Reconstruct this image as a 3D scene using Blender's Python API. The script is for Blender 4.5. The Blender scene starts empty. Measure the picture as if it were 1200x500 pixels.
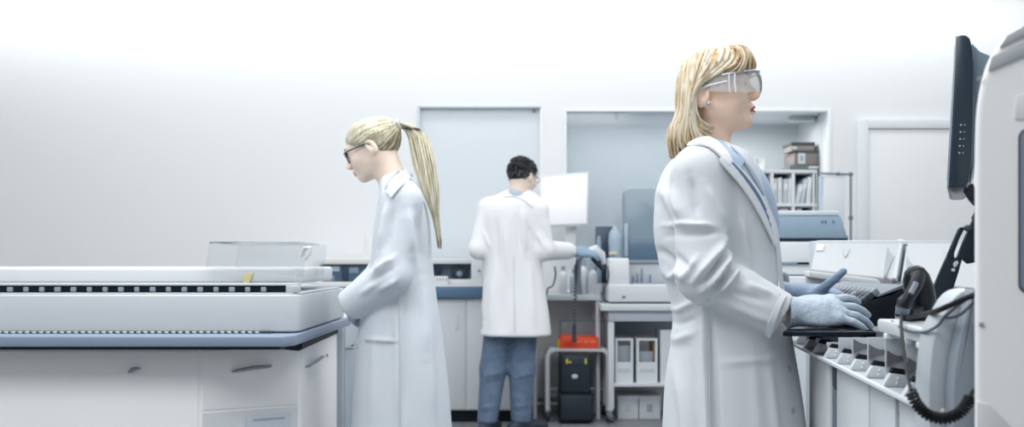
import bpy, bmesh, math, random
import numpy as np
from mathutils import Vector, Matrix
from mathutils.bvhtree import BVHTree
R = math.radians
rnd = random.Random(7)
C = bpy.context.scene.collection
F, EYE, HX, HY = 1150.0, 1.05, 600.0, 308.0      # focal length in pixels, eye height, vanishing point

def P(px, py, d):
    """point seen at pixel (px, py) standing d metres away"""
    return Vector(((px-HX)*d/F, d, EYE+(HY-py)*d/F))
def PX(px, d): return (px-HX)*d/F
def PZ(py, d): return EYE+(HY-py)*d/F

# ------------------------------------------------------------------ materials
def lin(c):
    if isinstance(c, str):
        c = [int(c[i:i+2], 16)/255 for i in (0, 2, 4)]
    return [x/12.92 if x <= .04045 else ((x+.055)/1.055)**2.4 for x in c]
MATS = {}
def mat(name, col, rough=.5, metal=0., bump=0., bscale=60., var=.0, vscale=6., trans=0., spec=.5, stretch=None, coat=0.):
    if name in MATS: return MATS[name]
    m = bpy.data.materials.new(name); m.use_nodes = True
    nt = m.node_tree; b = nt.nodes['Principled BSDF']
    c = lin(col)
    if max(c) < .035 and spec >= .4: spec = .2
    b.inputs['Base Color'].default_value = (*c, 1)
    b.inputs['Roughness'].default_value = rough
    b.inputs['Metallic'].default_value = metal
    b.inputs['Specular IOR Level'].default_value = spec
    if coat: b.inputs['Coat Weight'].default_value = coat
    if trans: b.inputs['Transmission Weight'].default_value = trans
    tc = nt.nodes.new('ShaderNodeTexCoord')
    mp = nt.nodes.new('ShaderNodeMapping')
    nt.links.new(tc.outputs['Object'], mp.inputs['Vector'])
    if stretch: mp.inputs['Scale'].default_value = stretch
    if var:
        n = nt.nodes.new('ShaderNodeTexNoise'); n.inputs['Scale'].default_value = vscale; n.inputs['Detail'].default_value = 4
        r = nt.nodes.new('ShaderNodeValToRGB')
        r.color_ramp.elements[0].position = .3; r.color_ramp.elements[1].position = .7
        r.color_ramp.elements[0].color = (*[max(0, x*(1-var)) for x in c], 1)
        r.color_ramp.elements[1].color = (*[min(1, x*(1+var)) for x in c], 1)
        nt.links.new(mp.outputs['Vector'], n.inputs['Vector'])
        nt.links.new(n.outputs['Fac'], r.inputs['Fac']); nt.links.new(r.outputs['Color'], b.inputs['Base Color'])
    if bump:
        n = nt.nodes.new('ShaderNodeTexNoise'); n.inputs['Scale'].default_value = bscale; n.inputs['Detail'].default_value = 5
        bp = nt.nodes.new('ShaderNodeBump'); bp.inputs['Strength'].default_value = bump; bp.inputs['Distance'].default_value = .01
        nt.links.new(mp.outputs['Vector'], n.inputs['Vector'])
        nt.links.new(n.outputs['Fac'], bp.inputs['Height']); nt.links.new(bp.outputs['Normal'], b.inputs['Normal'])
    MATS[name] = m
    return m
def glass(name, col, alpha=.25, rough=.05, body=.3, ior=1.45):
    """thin clear sheet: transparent mixed with a little tinted body and a glossy coat"""
    if name in MATS: return MATS[name]
    m = bpy.data.materials.new(name); m.use_nodes = True
    nt = m.node_tree; nt.nodes.clear()
    out = nt.nodes.new('ShaderNodeOutputMaterial')
    t = nt.nodes.new('ShaderNodeBsdfTransparent'); t.inputs['Color'].default_value = (*[x**.35 for x in lin(col)], 1)
    g = nt.nodes.new('ShaderNodeBsdfGlossy'); g.inputs['Roughness'].default_value = rough
    d = nt.nodes.new('ShaderNodeBsdfDiffuse'); d.inputs['Color'].default_value = (*lin(col), 1)
    fr = nt.nodes.new('ShaderNodeFresnel'); fr.inputs['IOR'].default_value = ior
    a = nt.nodes.new('ShaderNodeMixShader'); a.inputs[0].default_value = body
    nt.links.new(t.outputs[0], a.inputs[1]); nt.links.new(d.outputs[0], a.inputs[2])
    mm = nt.nodes.new('ShaderNodeMath'); mm.operation = 'ADD'; mm.inputs[1].default_value = alpha*.2
    nt.links.new(fr.outputs[0], mm.inputs[0])
    b = nt.nodes.new('ShaderNodeMixShader')
    nt.links.new(mm.outputs[0], b.inputs[0]); nt.links.new(a.outputs[0], b.inputs[1]); nt.links.new(g.outputs[0], b.inputs[2])
    nt.links.new(b.outputs[0], out.inputs['Surface'])
    MATS[name] = m
    return m
def emit(name, col, s):
    if name in MATS: return MATS[name]
    m = mat(name, col, .3); b = m.node_tree.nodes['Principled BSDF']
    b.inputs['Emission Color'].default_value = (*lin(col), 1); b.inputs['Emission Strength'].default_value = s
    return m

# ------------------------------------------------------------------ object helpers
def tag(o, label=None, cat=None, group=None, kind=None):
    if label: o['label'] = label
    if cat: o['category'] = cat
    if group: o['group'] = group
    if kind: o['kind'] = kind
    return o
def thing(name, loc, label, cat, group=None):
    o = bpy.data.objects.new(name, None); C.objects.link(o)
    o.location = loc; o.empty_display_size = .05
    return tag(o, label, cat, group)
def copy_tree(o, loc, parent=None, label=None):
    c = o.copy(); C.objects.link(c)
    if parent is None: c.location = loc
    else: c.parent = parent
    if label: c['label'] = label
    for ch in list(o.children): copy_tree(ch, None, c)
    return c
def world_off(parent):
    v = Vector((0, 0, 0))
    while parent is not None:
        v += parent.location; parent = parent.parent
    return v
def smooth_by_angle(me, ang=40):
    me.shade_smooth()
    bm = bmesh.new(); bm.from_mesh(me)
    for e in bm.edges:
        if len(e.link_faces) == 2 and e.calc_face_angle(0) > R(ang): e.smooth = False
    bm.to_mesh(me); bm.free()
def link_mesh(name, me, m, parent=None, origin=None, ang=40):
    """mesh given in world coordinates -> object (child of parent, or top-level with its origin there)"""
    off = world_off(parent) if parent is not None else (Vector(origin) if origin is not None else Vector((0, 0, 0)))
    me.transform(Matrix.Translation(-off))
    if m is not None and not me.materials: me.materials.append(m)
    if ang: smooth_by_angle(me, ang)
    o = bpy.data.objects.new(name, me); C.objects.link(o)
    if parent is not None: o.parent = parent
    elif origin is not None: o.location = off
    return o

class G:
    """collects shapes in world coordinates (or in a frame M) and links them as ONE mesh object"""
    def __init__(s, M=None): s.bm = bmesh.new(); s.M = M
    def box(s, x0, x1, y0, y1, z0, z1, bev=.0, seg=2, rot=None):
        t = bmesh.new(); bmesh.ops.create_cube(t, size=1)
        for v in t.verts:
            v.co = Vector(((x0+x1)/2+v.co.x*(x1-x0), (y0+y1)/2+v.co.y*(y1-y0), (z0+z1)/2+v.co.z*(z1-z0)))
        if bev:
            bev = min(bev, .48*min(abs(x1-x0), abs(y1-y0), abs(z1-z0)))
            bmesh.ops.bevel(t, geom=t.edges[:], offset=bev, segments=seg, profile=.5, affect='EDGES')
        if rot is not None:
            c = Vector(((x0+x1)/2, (y0+y1)/2, (z0+z1)/2))
            t.transform(Matrix.Translation(c) @ rot.to_4x4() @ Matrix.Translation(-c))
        return s._add(t)
    def prism(s, poly, axis, lo, hi, bev=0., seg=2, hole=None):
        """poly: 2D points in the other two axes (x:(y,z), y:(x,z), z:(x,y)); extruded lo..hi along axis"""
        def co(a, b, w):
            return {'x': (w, a, b), 'y': (a, w, b), 'z': (a, b, w)}[axis]
        t = bmesh.new()
        A = [t.verts.new(co(a, b, lo)) for a, b in poly]; B = [t.verts.new(co(a, b, hi)) for a, b in poly]
        n = len(poly)
        if hole is None:
            t.faces.new(A); t.faces.new(B)
        for i in range(n): t.faces.new((A[i], A[(i+1) % n], B[(i+1) % n], B[i]))
        if hole is not None:                      # same number of points: ring between poly and hole
            A2 = [t.verts.new(co(a, b, lo)) for a, b in hole]; B2 = [t.verts.new(co(a, b, hi)) for a, b in hole]
            for i in range(n):
                j = (i+1) % n
                t.faces.new((A2[i], A2[j], B2[j], B2[i])); t.faces.new((A[i], A[j], A2[j], A2[i])); t.faces.new((B[i], B[j], B2[j], B2[i]))
        bmesh.ops.recalc_face_normals(t, faces=t.faces[:])
        if bev: bmesh.ops.bevel(t, geom=[e for e in t.edges if e.calc_face_angle(0) > .35], offset=bev, segments=seg, profile=.5, affect='EDGES')
        return s._add(t)
    def tube(s, pts, r, n=10, closed=False, flat=1.):
        pts = [Vector(p) for p in pts]; t = bmesh.new(); rings = []
        rr = r if isinstance(r, (list, tuple)) else [r]*len(pts)
        up = None
        for i, p in enumerate(pts):
            d = (pts[min(i+1, len(pts)-1)]-pts[max(i-1, 0)])
            d = d.normalized() if d.length > 1e-9 else Vector((0, 0, 1))
            if up is None:
                up = d.orthogonal().normalized()
            up = (up-d*up.dot(d)); up = up.normalized() if up.length > 1e-6 else d.orthogonal().normalized()
            sd = d.cross(up)
            rings.append([t.verts.new(p+(up*math.cos(a)*flat+sd*math.sin(a))*rr[i]) for a in [2*math.pi*k/n for k in range(n)]])
        for a, b in zip(rings, rings[1:]):
            for k in range(n): t.faces.new((a[k], a[(k+1) % n], b[(k+1) % n], b[k]))
        t.faces.new(rings[0][::-1]); t.faces.new(rings[-1])
        bmesh.ops.recalc_face_normals(t, faces=t.faces[:])
        return s._add(t)
    def lathe(s, prof, c, n=20, M=None):
        """prof: (r, z) pairs from bottom to top around point c"""
        t = bmesh.new(); c = Vector(c); rings = []
        for r, z in prof:
            rings.append([t.verts.new((r*math.cos(2*math.pi*k/n), r*math.sin(2*math.pi*k/n), z)) for k in range(n)] if r > 1e-6 else [t.verts.new((0, 0, z))])
        for a, b in zip(rings, rings[1:]):
            for k in range(n):
                q = [a[k % len(a)], a[(k+1) % len(a)], b[(k+1) % len(b)], b[k % len(b)]]
                q = [v for i, v in enumerate(q) if v not in q[:i]]
                if len(q) > 2: t.faces.new(q)
        for rg, fl in ((rings[0], True), (rings[-1], False)):
            if len(rg) > 2: t.faces.new(rg[::-1] if fl else rg)
        if M is not None: t.transform(M.to_4x4())
        t.transform(Matrix.Translation(c))
        bmesh.ops.recalc_face_normals(t, faces=t.faces[:])
        return s._add(t)
    def ell(s, c, r, seg=20, rot=None):
        t = bmesh.new(); bmesh.ops.create_uvsphere(t, u_segments=seg, v_segments=seg//2+2, radius=1)
        m = Matrix.Diagonal((*r, 1))
        if rot is not None: m = rot.to_4x4() @ m
        t.transform(Matrix.Translation(Vector(c)) @ m)
        return s._add(t)
    def rod(s, a, b, r, n=12):
        return s.tube([a, b], r, n)
    def _add(s, t):
        me = bpy.data.meshes.new('tmp'); t.to_mesh(me); t.free(); s.bm.from_mesh(me); bpy.data.meshes.remove(me)
        return s
    def build(s, name, m, parent=None, origin=None, ang=40):
        if s.M is not None: s.bm.transform(s.M)
        me = bpy.data.meshes.new(name); s.bm.to_mesh(me); s.bm.free()
        return link_mesh(name, me, m, parent, origin, ang)

def rrect(x0, x1, z0, z1, r, n=5):
    out = []
    for cx, cz, a0 in ((x1-r, z1-r, 0), (x0+r, z1-r, 90), (x0+r, z0+r, 180), (x1-r, z0+r, 270)):
        for k in range(n+1):
            a = R(a0+90*k/n); out.append((cx+r*math.cos(a), cz+r*math.sin(a)))
    return out
def catmull(pts, n):
    pts = [Vector(p) for p in pts]; m = len(pts); out = []
    for i in range(n):
        t = i*(m-1)/(n-1); k = min(int(t), m-2); u = t-k
        p0 = pts[k-1] if k > 0 else pts[k]*2-pts[k+1]
        p1, p2 = pts[k], pts[k+1]
        p3 = pts[k+2] if k+2 < m else pts[k+1]*2-pts[k]
        out.append(.5*((2*p1)+(p2-p0)*u+(2*p0-5*p1+4*p2-p3)*u*u+(3*p1-p0-3*p2+p3)*u**3))
    return out
def coil(pts, R0, r, turns, n=14, per=10):
    """a helix of radius R0 around the path pts"""
    path = catmull(pts, 60); N = int(turns*per); out = []
    up = Vector((0.3, 1, .2)).normalized()
    for i in range(N):
        t = i/(N-1)*59; k = min(int(t), 58); u = t-k
        p = path[k].lerp(path[k+1], u); d = (path[k+1]-path[k]).normalized()
        a = (up-d*up.dot(d)).normalized(); b = d.cross(a); w = 2*math.pi*i/per
        out.append(p+(a*math.cos(w)+b*math.sin(w))*R0)
    return out

# ------------------------------------------------------------------ signed-distance modelling of bodies
f4 = np.float32
def sd_caps(p, a, b, ra, rb):
    a = np.array(a, f4); ba = np.array(b, f4)-a
    pa = p-a; h = np.clip((pa@ba)/max(float(ba@ba), 1e-9), 0, 1)
    return np.linalg.norm(pa-h[..., None]*ba, axis=-1)-(ra+(rb-ra)*h)
def sd_ell(p, c, r, rot=None):
    q = p-np.array(c, f4)
    if rot is not None: q = q@np.array(rot, f4)          # columns of rot = ellipsoid axes
    r = np.array(r, f4); k0 = np.linalg.norm(q/r, axis=-1); k1 = np.linalg.norm(q/(r*r), axis=-1)
    return k0*(k0-1)/np.maximum(k1, 1e-6)
def smin(a, b, k):
    h = np.maximum(k-np.abs(a-b), 0)/k
    return np.minimum(a, b)-h*h*k*.25
def smax(a, b, k): return -smin(-a, -b, k)
def sd_loft(p, st, expo=2.0):
    """st: (z, cx, cy, rx, ry) stations, closed off at the first and last"""
    st = sorted(st); zz = [s[0] for s in st]; fine = []
    c = catmull([Vector((s[1], s[2], s[3])) for s in st], 80); r = catmull([Vector((s[4], s[0], 0)) for s in st], 80)
    zs = np.array([v.y for v in r], f4); z = p[..., 2]
    I = lambda a: np.interp(z, zs, a).astype(f4)
    cx, cy, rx, ry = I([v.x for v in c]), I([v.y for v in c]), I([v.z for v in c]), I([v.x for v in r])
    k = (np.abs((p[..., 0]-cx)/rx)**expo+np.abs((p[..., 1]-cy)/ry)**expo)**(1/expo)
    d = (k-1)*np.minimum(rx, ry)
    return smax(d, np.maximum(zs[0]-z, z-zs[-1]), .012)
def nets(fn, lo, hi, h):
    n = [max(4, int(math.ceil((b-a)/h))+1) for a, b in zip(lo, hi)]
    ax = [np.arange(k, dtype=f4)*h+a for k, a in zip(n, lo)]
    S = np.empty(n, f4)
    step = max(1, 400000//(n[1]*n[2]))
    for i in range(0, n[0], step):
        g = np.stack(np.meshgrid(ax[0][i:i+step], ax[1], ax[2], indexing='ij'), -1)
        S[i:i+step] = fn(g)
    S[0] = S[-1] = np.maximum(S[0], .001); S[:, 0] = np.maximum(S[:, 0], .001); S[:, -1] = np.maximum(S[:, -1], .001)
    S[0] = np.maximum(S[0], .001); S[-1] = np.maximum(S[-1], .001)
    S[:, :, 0] = np.maximum(S[:, :, 0], .001); S[:, :, -1] = np.maximum(S[:, :, -1], .001)
    s = S < 0
    cs = [(i, j, k) for i in (0, 1) for j in (0, 1) for k in (0, 1)]
    sl = lambda A, c: A[c[0]:A.shape[0]-1+c[0], c[1]:A.shape[1]-1+c[1], c[2]:A.shape[2]-1+c[2]]
    cnt = sum(sl(s, c).astype(np.int8) for c in cs)
    act = (cnt > 0) & (cnt < 8); I = np.argwhere(act)
    idx = -np.ones(act.shape, np.int64); idx[act] = np.arange(len(I))
    acc = np.zeros((len(I), 3)); num = np.zeros(len(I))
    for a in cs:
        for b in cs:
            if sum(b)-sum(a) == 1 and all(y >= x for x, y in zip(a, b)):
                va = S[tuple((I+a).T)]; vb = S[tuple((I+b).T)]
                m = (va < 0) != (vb < 0); t = np.where(m, va/np.where(va-vb == 0, 1, va-vb), 0)
                acc += np.where(m[:, None], np.array(a)+t[:, None]*(np.array(b)-np.array(a)), 0); num += m
    V = (I+acc/num[:, None])*h+np.array(lo)
    Q = []
    for axis in range(3):
        o = [k for k in range(3) if k != axis]
        sh = [slice(None)]*3; sh2 = [slice(None)]*3
        sh[axis] = slice(0, -1); sh2[axis] = slice(1, None)
        d = s[tuple(sh)] != s[tuple(sh2)]
        E = np.argwhere(d)
        E = E[(E[:, o[0]] > 0) & (E[:, o[1]] > 0) & (E[:, o[0]] < S.shape[o[0]]-1) & (E[:, o[1]] < S.shape[o[1]]-1)]
        inside = s[tuple(E.T)]
        def cell(u, v):
            q = E.copy(); q[:, o[0]] -= u; q[:, o[1]] -= v
            return idx[tuple(q.T)]
        q = np.stack([cell(1, 1), cell(0, 1), cell(0, 0), cell(1, 0)], 1)
        flip = inside if axis != 1 else ~inside
        q[~flip] = q[~flip][:, ::-1]
        Q.append(q)
    return V, np.concatenate(Q)
def arr_mesh(name, V, Q):
    me = bpy.data.meshes.new(name); me.from_pydata(V.tolist(), [], Q.tolist()); me.update(); me.shade_smooth()
    return me
def relax(V, Q, it=2, lam=.5):
    e = np.concatenate([Q[:, [0, 1]], Q[:, [1, 2]], Q[:, [2, 3]], Q[:, [3, 0]]])
    for k in range(it):
        acc = np.zeros_like(V); n = np.zeros(len(V))
        np.add.at(acc, e[:, 0], V[e[:, 1]]); np.add.at(n, e[:, 0], 1)
        np.add.at(acc, e[:, 1], V[e[:, 0]]); np.add.at(n, e[:, 1], 1)
        V = V+lam*(acc/np.maximum(n, 1)[:, None]-V)
    return V
def vnormals(V, Q):
    fn = np.cross(V[Q[:, 2]]-V[Q[:, 0]], V[Q[:, 3]]-V[Q[:, 1]]); N = np.zeros_like(V)
    for k in range(4): np.add.at(N, Q[:, k], fn)
    return N/np.maximum(np.linalg.norm(N, axis=1), 1e-12)[:, None]
def folds(V, Q, lst, side=-1):
    """press folds into cloth: lst of (x0,z0, x1,z1, height, width) on the side that faces -Y (side=-1)"""
    N = vnormals(V, Q); D = np.zeros(len(V))
    w8 = np.clip((side*N[:, 1]+.25)/.5, 0, 1)
    for x0, z0, x1, z1, hgt, wid in lst:
        a = np.array((x0, z0)); ba = np.array((x1, z1))-a; pa = V[:, [0, 2]]-a
        t = np.clip((pa@ba)/max(ba@ba, 1e-9), 0, 1); dist = np.linalg.norm(pa-t[:, None]*ba, axis=1)
        D += hgt*np.exp(-(dist/wid)**2)*np.clip(1.25*np.sin(np.pi*np.clip(t, .06, .94)), 0, 1)*w8
    return V+N*D[:, None]
def bvh_of(*obs):
    vs, fs = [], []
    for o in obs:
        k = len(vs); mw = Matrix.Translation(world_off(o))
        vs += [mw @ v.co for v in o.data.vertices]; fs += [[k+i for i in p.vertices] for p in o.data.polygons]
    return BVHTree.FromPolygons(vs, fs)
CAM = Vector((0, 0, EYE))
def cloth_strip(A, B, bvh, off=.004, thick=.003, na=14, nb=5, dflt=2.5):
    """cloth piece lying on a garment between the two outlines A and B (given as they appear), with thickness"""
    A = catmull([Vector((x, y, 0)) for x, y in A], na); B = catmull([Vector((x, y, 0)) for x, y in B], na)
    bm = bmesh.new(); rows = []; last = dflt
    for a, b in zip(A, B):
        row = []
        for k in range(nb):
            q = a.lerp(b, k/(nb-1)); d = (P(q.x, q.y, 1)-CAM).normalized()
            h = bvh.ray_cast(CAM, d)
            if h[0] is not None: last = (h[0]-CAM).length
            row.append(CAM+d*(last-off))
        rows.append(row)
    # soften the depth so that the piece hangs as a sheet
    for it in range(2):
        new = [r[:] for r in rows]
        for i in range(1, len(rows)-1):
            for k in range(nb): new[i][k] = (rows[i-1][k]+rows[i+1][k]+rows[i][k]*2)/4
        rows = new
    f = [[bm.verts.new(v) for v in r] for r in rows]
    for i in range(len(f)-1):
        for k in range(nb-1): bm.faces.new((f[i][k], f[i][k+1], f[i+1][k+1], f[i+1][k]))
    bmesh.ops.recalc_face_normals(bm, faces=bm.faces[:])
    bmesh.ops.solidify(bm, geom=bm.faces[:], thickness=thick)
    return bm
def bm_link(name, bm, m, parent, ang=50):
    me = bpy.data.meshes.new(name); bm.to_mesh(me); bm.free()
    return link_mesh(name, me, m, parent, None, ang)
# ------------------------------------------------------------------ people: shared anatomy
def frame(yaw, pitch, roll=0):
    y, p, r = R(yaw), R(pitch), R(roll)
    f0 = Vector((math.cos(y), math.sin(y), 0)); l0 = Vector((-math.sin(y), math.cos(y), 0)); z = Vector((0, 0, 1))
    fw = f0*math.cos(p)+z*math.sin(p); up = -f0*math.sin(p)+z*math.cos(p)
    l = l0*math.cos(r)+up*math.sin(r); u = -l0*math.sin(r)+up*math.cos(r)
    return np.array([fw, l, u], f4).T                     # columns: forward, left, up
class Head:
    def __init__(s, org, rot, sc, male=False, cran=(-.008, .090), neck=((-.030, 0, -.045), (-.058, 0, -.19))):
        s.o = np.array(org, f4); s.r = rot; s.k = sc; s.male = male; s.cran = cran; s.neck = neck
    def w(s, v): return Vector(s.o+s.r@(np.array(v, f4)*s.k))
    def loc(s, p): return ((p-s.o)@s.r)/s.k
    def sdf(s, p):
        q = s.loc(p); m = s.male
        qa = q.copy(); qa[..., 1] = np.abs(qa[..., 1])      # mirrored half
        d = sd_ell(q, (s.cran[0], 0, .030), (s.cran[1], .074, .080))
        d = smin(d, sd_ell(q, (.036, 0, -.014), (.054, .060, .074)), .03)
        jw = .050 if m else .046
        d = smin(d, sd_caps(qa, (-.006, jw, -.040), (.062, .012, -.077), .021, .0165), .03)
        d = smin(d, sd_ell(q, (.074, 0, -.079), (.014, .018, .014)), .02)
        d = smin(d, sd_ell(qa, (.054, .038, -.024), (.026, .024, .026)), .02)
        d = smin(d, sd_caps(qa, (.086, .010, .030), (.070, .042, .030), .010, .010), .02)
        # sockets, then lids
        d = smax(d, -sd_ell(qa, (.100, .032, .008), (.016, .018, .011)), .012)
        d = smin(d, sd_caps(qa, (.078, .020, .017), (.073, .044, .015), .005, .005), .006)
        d = smin(d, sd_caps(qa, (.080, .020, .000), (.074, .044, .002), .004, .004), .006)
        # nose
        d = smin(d, sd_caps(q, (.086, 0, .018), (.110, 0, -.020), .008, .0095), .014)
        d = smin(d, sd_ell(qa, (.103, .010, -.026), (.011, .007, .007)), .008)
        d = smax(d, -sd_ell(qa, (.106, .006, -.034), (.005, .003, .004)), .003)
        # mouth
        d = smin(d, sd_ell(q, (.086, 0, -.048), (.012, .024, .012)), .012)
        d = smin(d, sd_ell(q, (.094, 0, -.0505), (.008, .021, .0048)), .004)
        d = smin(d, sd_ell(q, (.091, 0, -.0605), (.009, .018, .0055)), .004)
        d = smax(d, -sd_ell(q, (.102, 0, -.0555), (.010, .020, .0014)), .003)
        # ears
        t = np.array([[.92, 0, .38], [0, 1, 0], [-.38, 0, .92]], f4)
        ear = sd_ell(qa, (-.024, .078, -.004), (.019, .009, .032), t)
        ear = smin(ear, sd_ell(qa, (-.014, .072, -.029), (.009, .006, .010)), .008)
        ear = smax(ear, -sd_ell(qa, (-.019, .089, .001), (.011, .009, .021), t), .004)
        d = smin(d, ear, .008)
        nr = .058 if m else .050
        d = smin(d, sd_caps(q, s.neck[0], s.neck[1], nr, nr+.004), .035)
        return d*s.k
    def eyes(s, parent, iris):
        for sg in (1, -1):
            g = G(); c = s.w((.0735, sg*.032, .008)); g.ell(c, (.0125*s.k,)*3, 16)
            e = g.build('eye', mat('eye_white', 'e4e2de', .25), parent)
            g = G(); g.ell(c+Vector(s.r@np.array((.0108, sg*.001, 0), f4)), (.0048,)*3, 12)
            g.build('iris', mat('iris_'+iris, iris, .2), e)
            b = G(); b.tube([s.w((.0925, sg*.014, .032)), s.w((.091, sg*.030, .037)), s.w((.078, sg*.048, .032))], [.0022, .003, .0012], 8)
            b.build('eyebrow', mat('brow_'+iris, '4a3a2c' if s.male else '8d7450', .8), parent)

def body_mesh(name, head, coarse, lo, hi, hlo, hhi, skin, fine=.0032, lips=None):
    V1, Q1 = nets(head.sdf, hlo, hhi, fine)
    V2, Q2 = nets(coarse, lo, hi, .012)
    V1 = relax(V1, Q1, 1, .4); V2 = relax(V2, Q2, 2)
    V = np.concatenate([V1, V2]); Q = np.concatenate([Q1, Q2+len(V1)])
    me = arr_mesh(name, V, Q); me.materials.append(skin)
    if lips is not None:
        me.materials.append(lips)
        cen = V1[Q1].mean(1).astype(f4); q = head.loc(cen)
        m = (q[:, 0] > .082) & ((np.abs(q[:, 1])/.021)**2+((q[:, 2]+.0556)/.0098)**2 < 1)
        for i in np.nonzero(m)[0]: me.polygons[int(i)].material_index = 1
    return me
def sd_mesh(name, fn, lo, hi, h, m, parent=None, it=1, fl=None, origin=None):
    V, Q = nets(fn, lo, hi, h); V = relax(V, Q, it)
    if fl: V = relax(folds(V, Q, fl), Q, 1, .3)
    me = arr_mesh(name, V, Q)
    return link_mesh(name, me, m, parent, origin, 0)

def hand_sdf(wrist, d, up, sc, side_sign, bends, thumb, splay=.07, wide=1.):
    """sdf of a hand: d = direction of the fingers, up = back of the hand, side_sign=+1 puts the thumb on d x up's side"""
    d = Vector(d).normalized(); up = Vector(up); up = (up-d*up.dot(d)).normalized(); sd = d.cross(up)*side_sign
    W = Vector(wrist); B = lambda a, b, c: W+(d*a+sd*b+up*c)*sc
    rows = []
    offs = [.031, .010, -.011, -.030]; lens = [(.040, .024, .021), (.045, .028, .022), (.041, .026, .021), (.031, .020, .019)]
    for i in range(4):
        base = B(.092-(.006 if i == 3 else 0)-(.003 if i == 0 else 0), offs[i]*wide, .002)
        ang = 0; p = base; pts = [p]
        sp = splay*(1.5-i)
        for L, b in zip(lens[i], bends[i]):
            ang += b
            v = (d*math.cos(ang)-up*math.sin(ang)); v = (v+sd*sp*math.cos(ang)).normalized()
            p = p+v*L*sc; pts.append(p)
        rows.append(pts)
    tb = [B(.022, .024, -.006), B(*thumb[0]), B(*thumb[1]), B(*thumb[2])]
    m = np.array([d, sd, up], f4).T
    def fn(p):
        a = sd_ell(p, B(.052, 0, 0), np.array((.060, .046*wide, .019))*sc, m)
        a = smin(a, sd_caps(p, B(.0, 0, 0), B(.05, 0, 0), .027*sc, .026*sc), .03)
        a = smin(a, sd_caps(p, B(.088, .030*wide, .001), B(.084, -.030*wide, .001), .013*sc, .012*sc), .015)
        a = smin(a, sd_ell(p, B(.040, .026, -.008), np.array((.034, .019, .018))*sc, m), .015)
        for pts in rows:
            r = [.0102*sc, .0094*sc, .0086*sc, .0078*sc]
            fdist = np.minimum.reduce([sd_caps(p, pts[k], pts[k+1], r[k], r[k+1]) for k in range(3)])
            fdist = smin(fdist, sd_caps(p, pts[0].lerp(pts[1], -.5), pts[0], .0098*sc, .0104*sc), .006)
            a = smin(a, fdist, .007)
        t = np.minimum.reduce([sd_caps(p, tb[k], tb[k+1], (.015, .0125, .0108)[k]*sc, (.0125, .0108, .0088)[k]*sc) for k in range(3)])
        return smin(a, t, .012)
    allp = [W]+[q for r_ in rows for q in r_]+tb
    lo = [min(v[k] for v in allp)-.035 for k in range(3)]; hi = [max(v[k] for v in allp)+.035 for k in range(3)]
    return fn, lo, hi, rows
def gloved(name, wrist, d, up, sc, ss, bends, thumb, m, parent, h=.0026, wide=1., splay=.07, cuff=.05):
    fn, lo, hi, rows = hand_sdf(wrist, d, up, sc, ss, bends, thumb, splay, wide)
    dv = Vector(d).normalized(); W = Vector(wrist); c0 = W-dv*cuff
    def g(p):
        a = smin(fn(p), sd_caps(p, W+dv*.01, c0, .029*sc, .034*sc), .01)
        a = smin(a, sd_caps(p, c0+dv*.004, c0-dv*.001, .036*sc, .036*sc), .004)
        return smax(a, -((p-np.array(c0, f4))@np.array(dv, f4)), .002)
    lo = [min(a, b-.05) for a, b in zip(lo, c0)]; hi = [max(a, b+.05) for a, b in zip(hi, c0)]
    return sd_mesh(name, g, lo, hi, h, m, parent, 1)

def lock(g, pts, r, jit=.0, n=9, flat=.45, seg=6):
    pts = catmull(pts, n)
    rr = [r*(.55+.45*math.sin(math.pi*min(1, .25+.9*k/(n-1)))) for k in range(n)]; rr[-1] = r*.12
    if jit: pts = [p+Vector((rnd.gauss(0, jit), rnd.gauss(0, jit), rnd.gauss(0, jit)))*(k/(n-1)) for k, p in enumerate(pts)]
    g.tube(pts, rr, seg)
class Locks:
    """fast collector of many tapering locks of hair"""
    def __init__(s): s.V = []; s.Fc = []
    def add(s, pts, r, n=12, seg=6, tip=.12, root=.7, cen=None, flat=.5):
        pts = catmull(pts, n); k0 = len(s.V); up = None
        for i, p in enumerate(pts):
            d = (pts[min(i+1, n-1)]-pts[max(i-1, 0)]).normalized()
            o = (p-cen) if cen is not None else d.orthogonal()
            u = (o-d*o.dot(d)); u = u.normalized() if u.length > 1e-6 else d.orthogonal().normalized()
            sd = d.cross(u); t = i/(n-1)
            rr = r*min(1, root+(1-root)*t*4)*(1 if t < .6 else 1-(1-tip)*((t-.6)/.4)**1.6)
            for k in range(seg):
                a = 2*math.pi*k/seg; s.V.append(p+u*math.cos(a)*rr*flat+sd*math.sin(a)*rr)
        for i in range(n-1):
            for k in range(seg):
                a = k0+i*seg+k; b = k0+i*seg+(k+1) % seg; s.Fc.append((a, b, b+seg, a+seg))
        s.Fc.append(tuple(k0+k for k in range(seg))[::-1]); s.Fc.append(tuple(k0+(n-1)*seg+k for k in range(seg)))
    def mesh(s, name):
        me = bpy.data.meshes.new(name); me.from_pydata([tuple(v) for v in s.V], [], s.Fc); me.update(); me.shade_smooth(); return me
def guide_mix(guides, g, off=(0, 0, 0)):
    """guide number g (fractional) of a fan of guide curves with equal point counts"""
    k = min(int(g), len(guides)-2); u = g-k
    get = lambda i: guides[max(0, min(len(guides)-1, i))]
    out = []
    for a, b, c, d in zip(get(k-1), get(k), get(k+1), get(k+2)):
        a, b, c, d = map(Vector, (a, b, c, d))
        out.append(.5*((2*b)+(c-a)*u+(2*a-5*b+4*c-d)*u*u+(d+3*b-3*c-a)*u**3))
    return out
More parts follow.
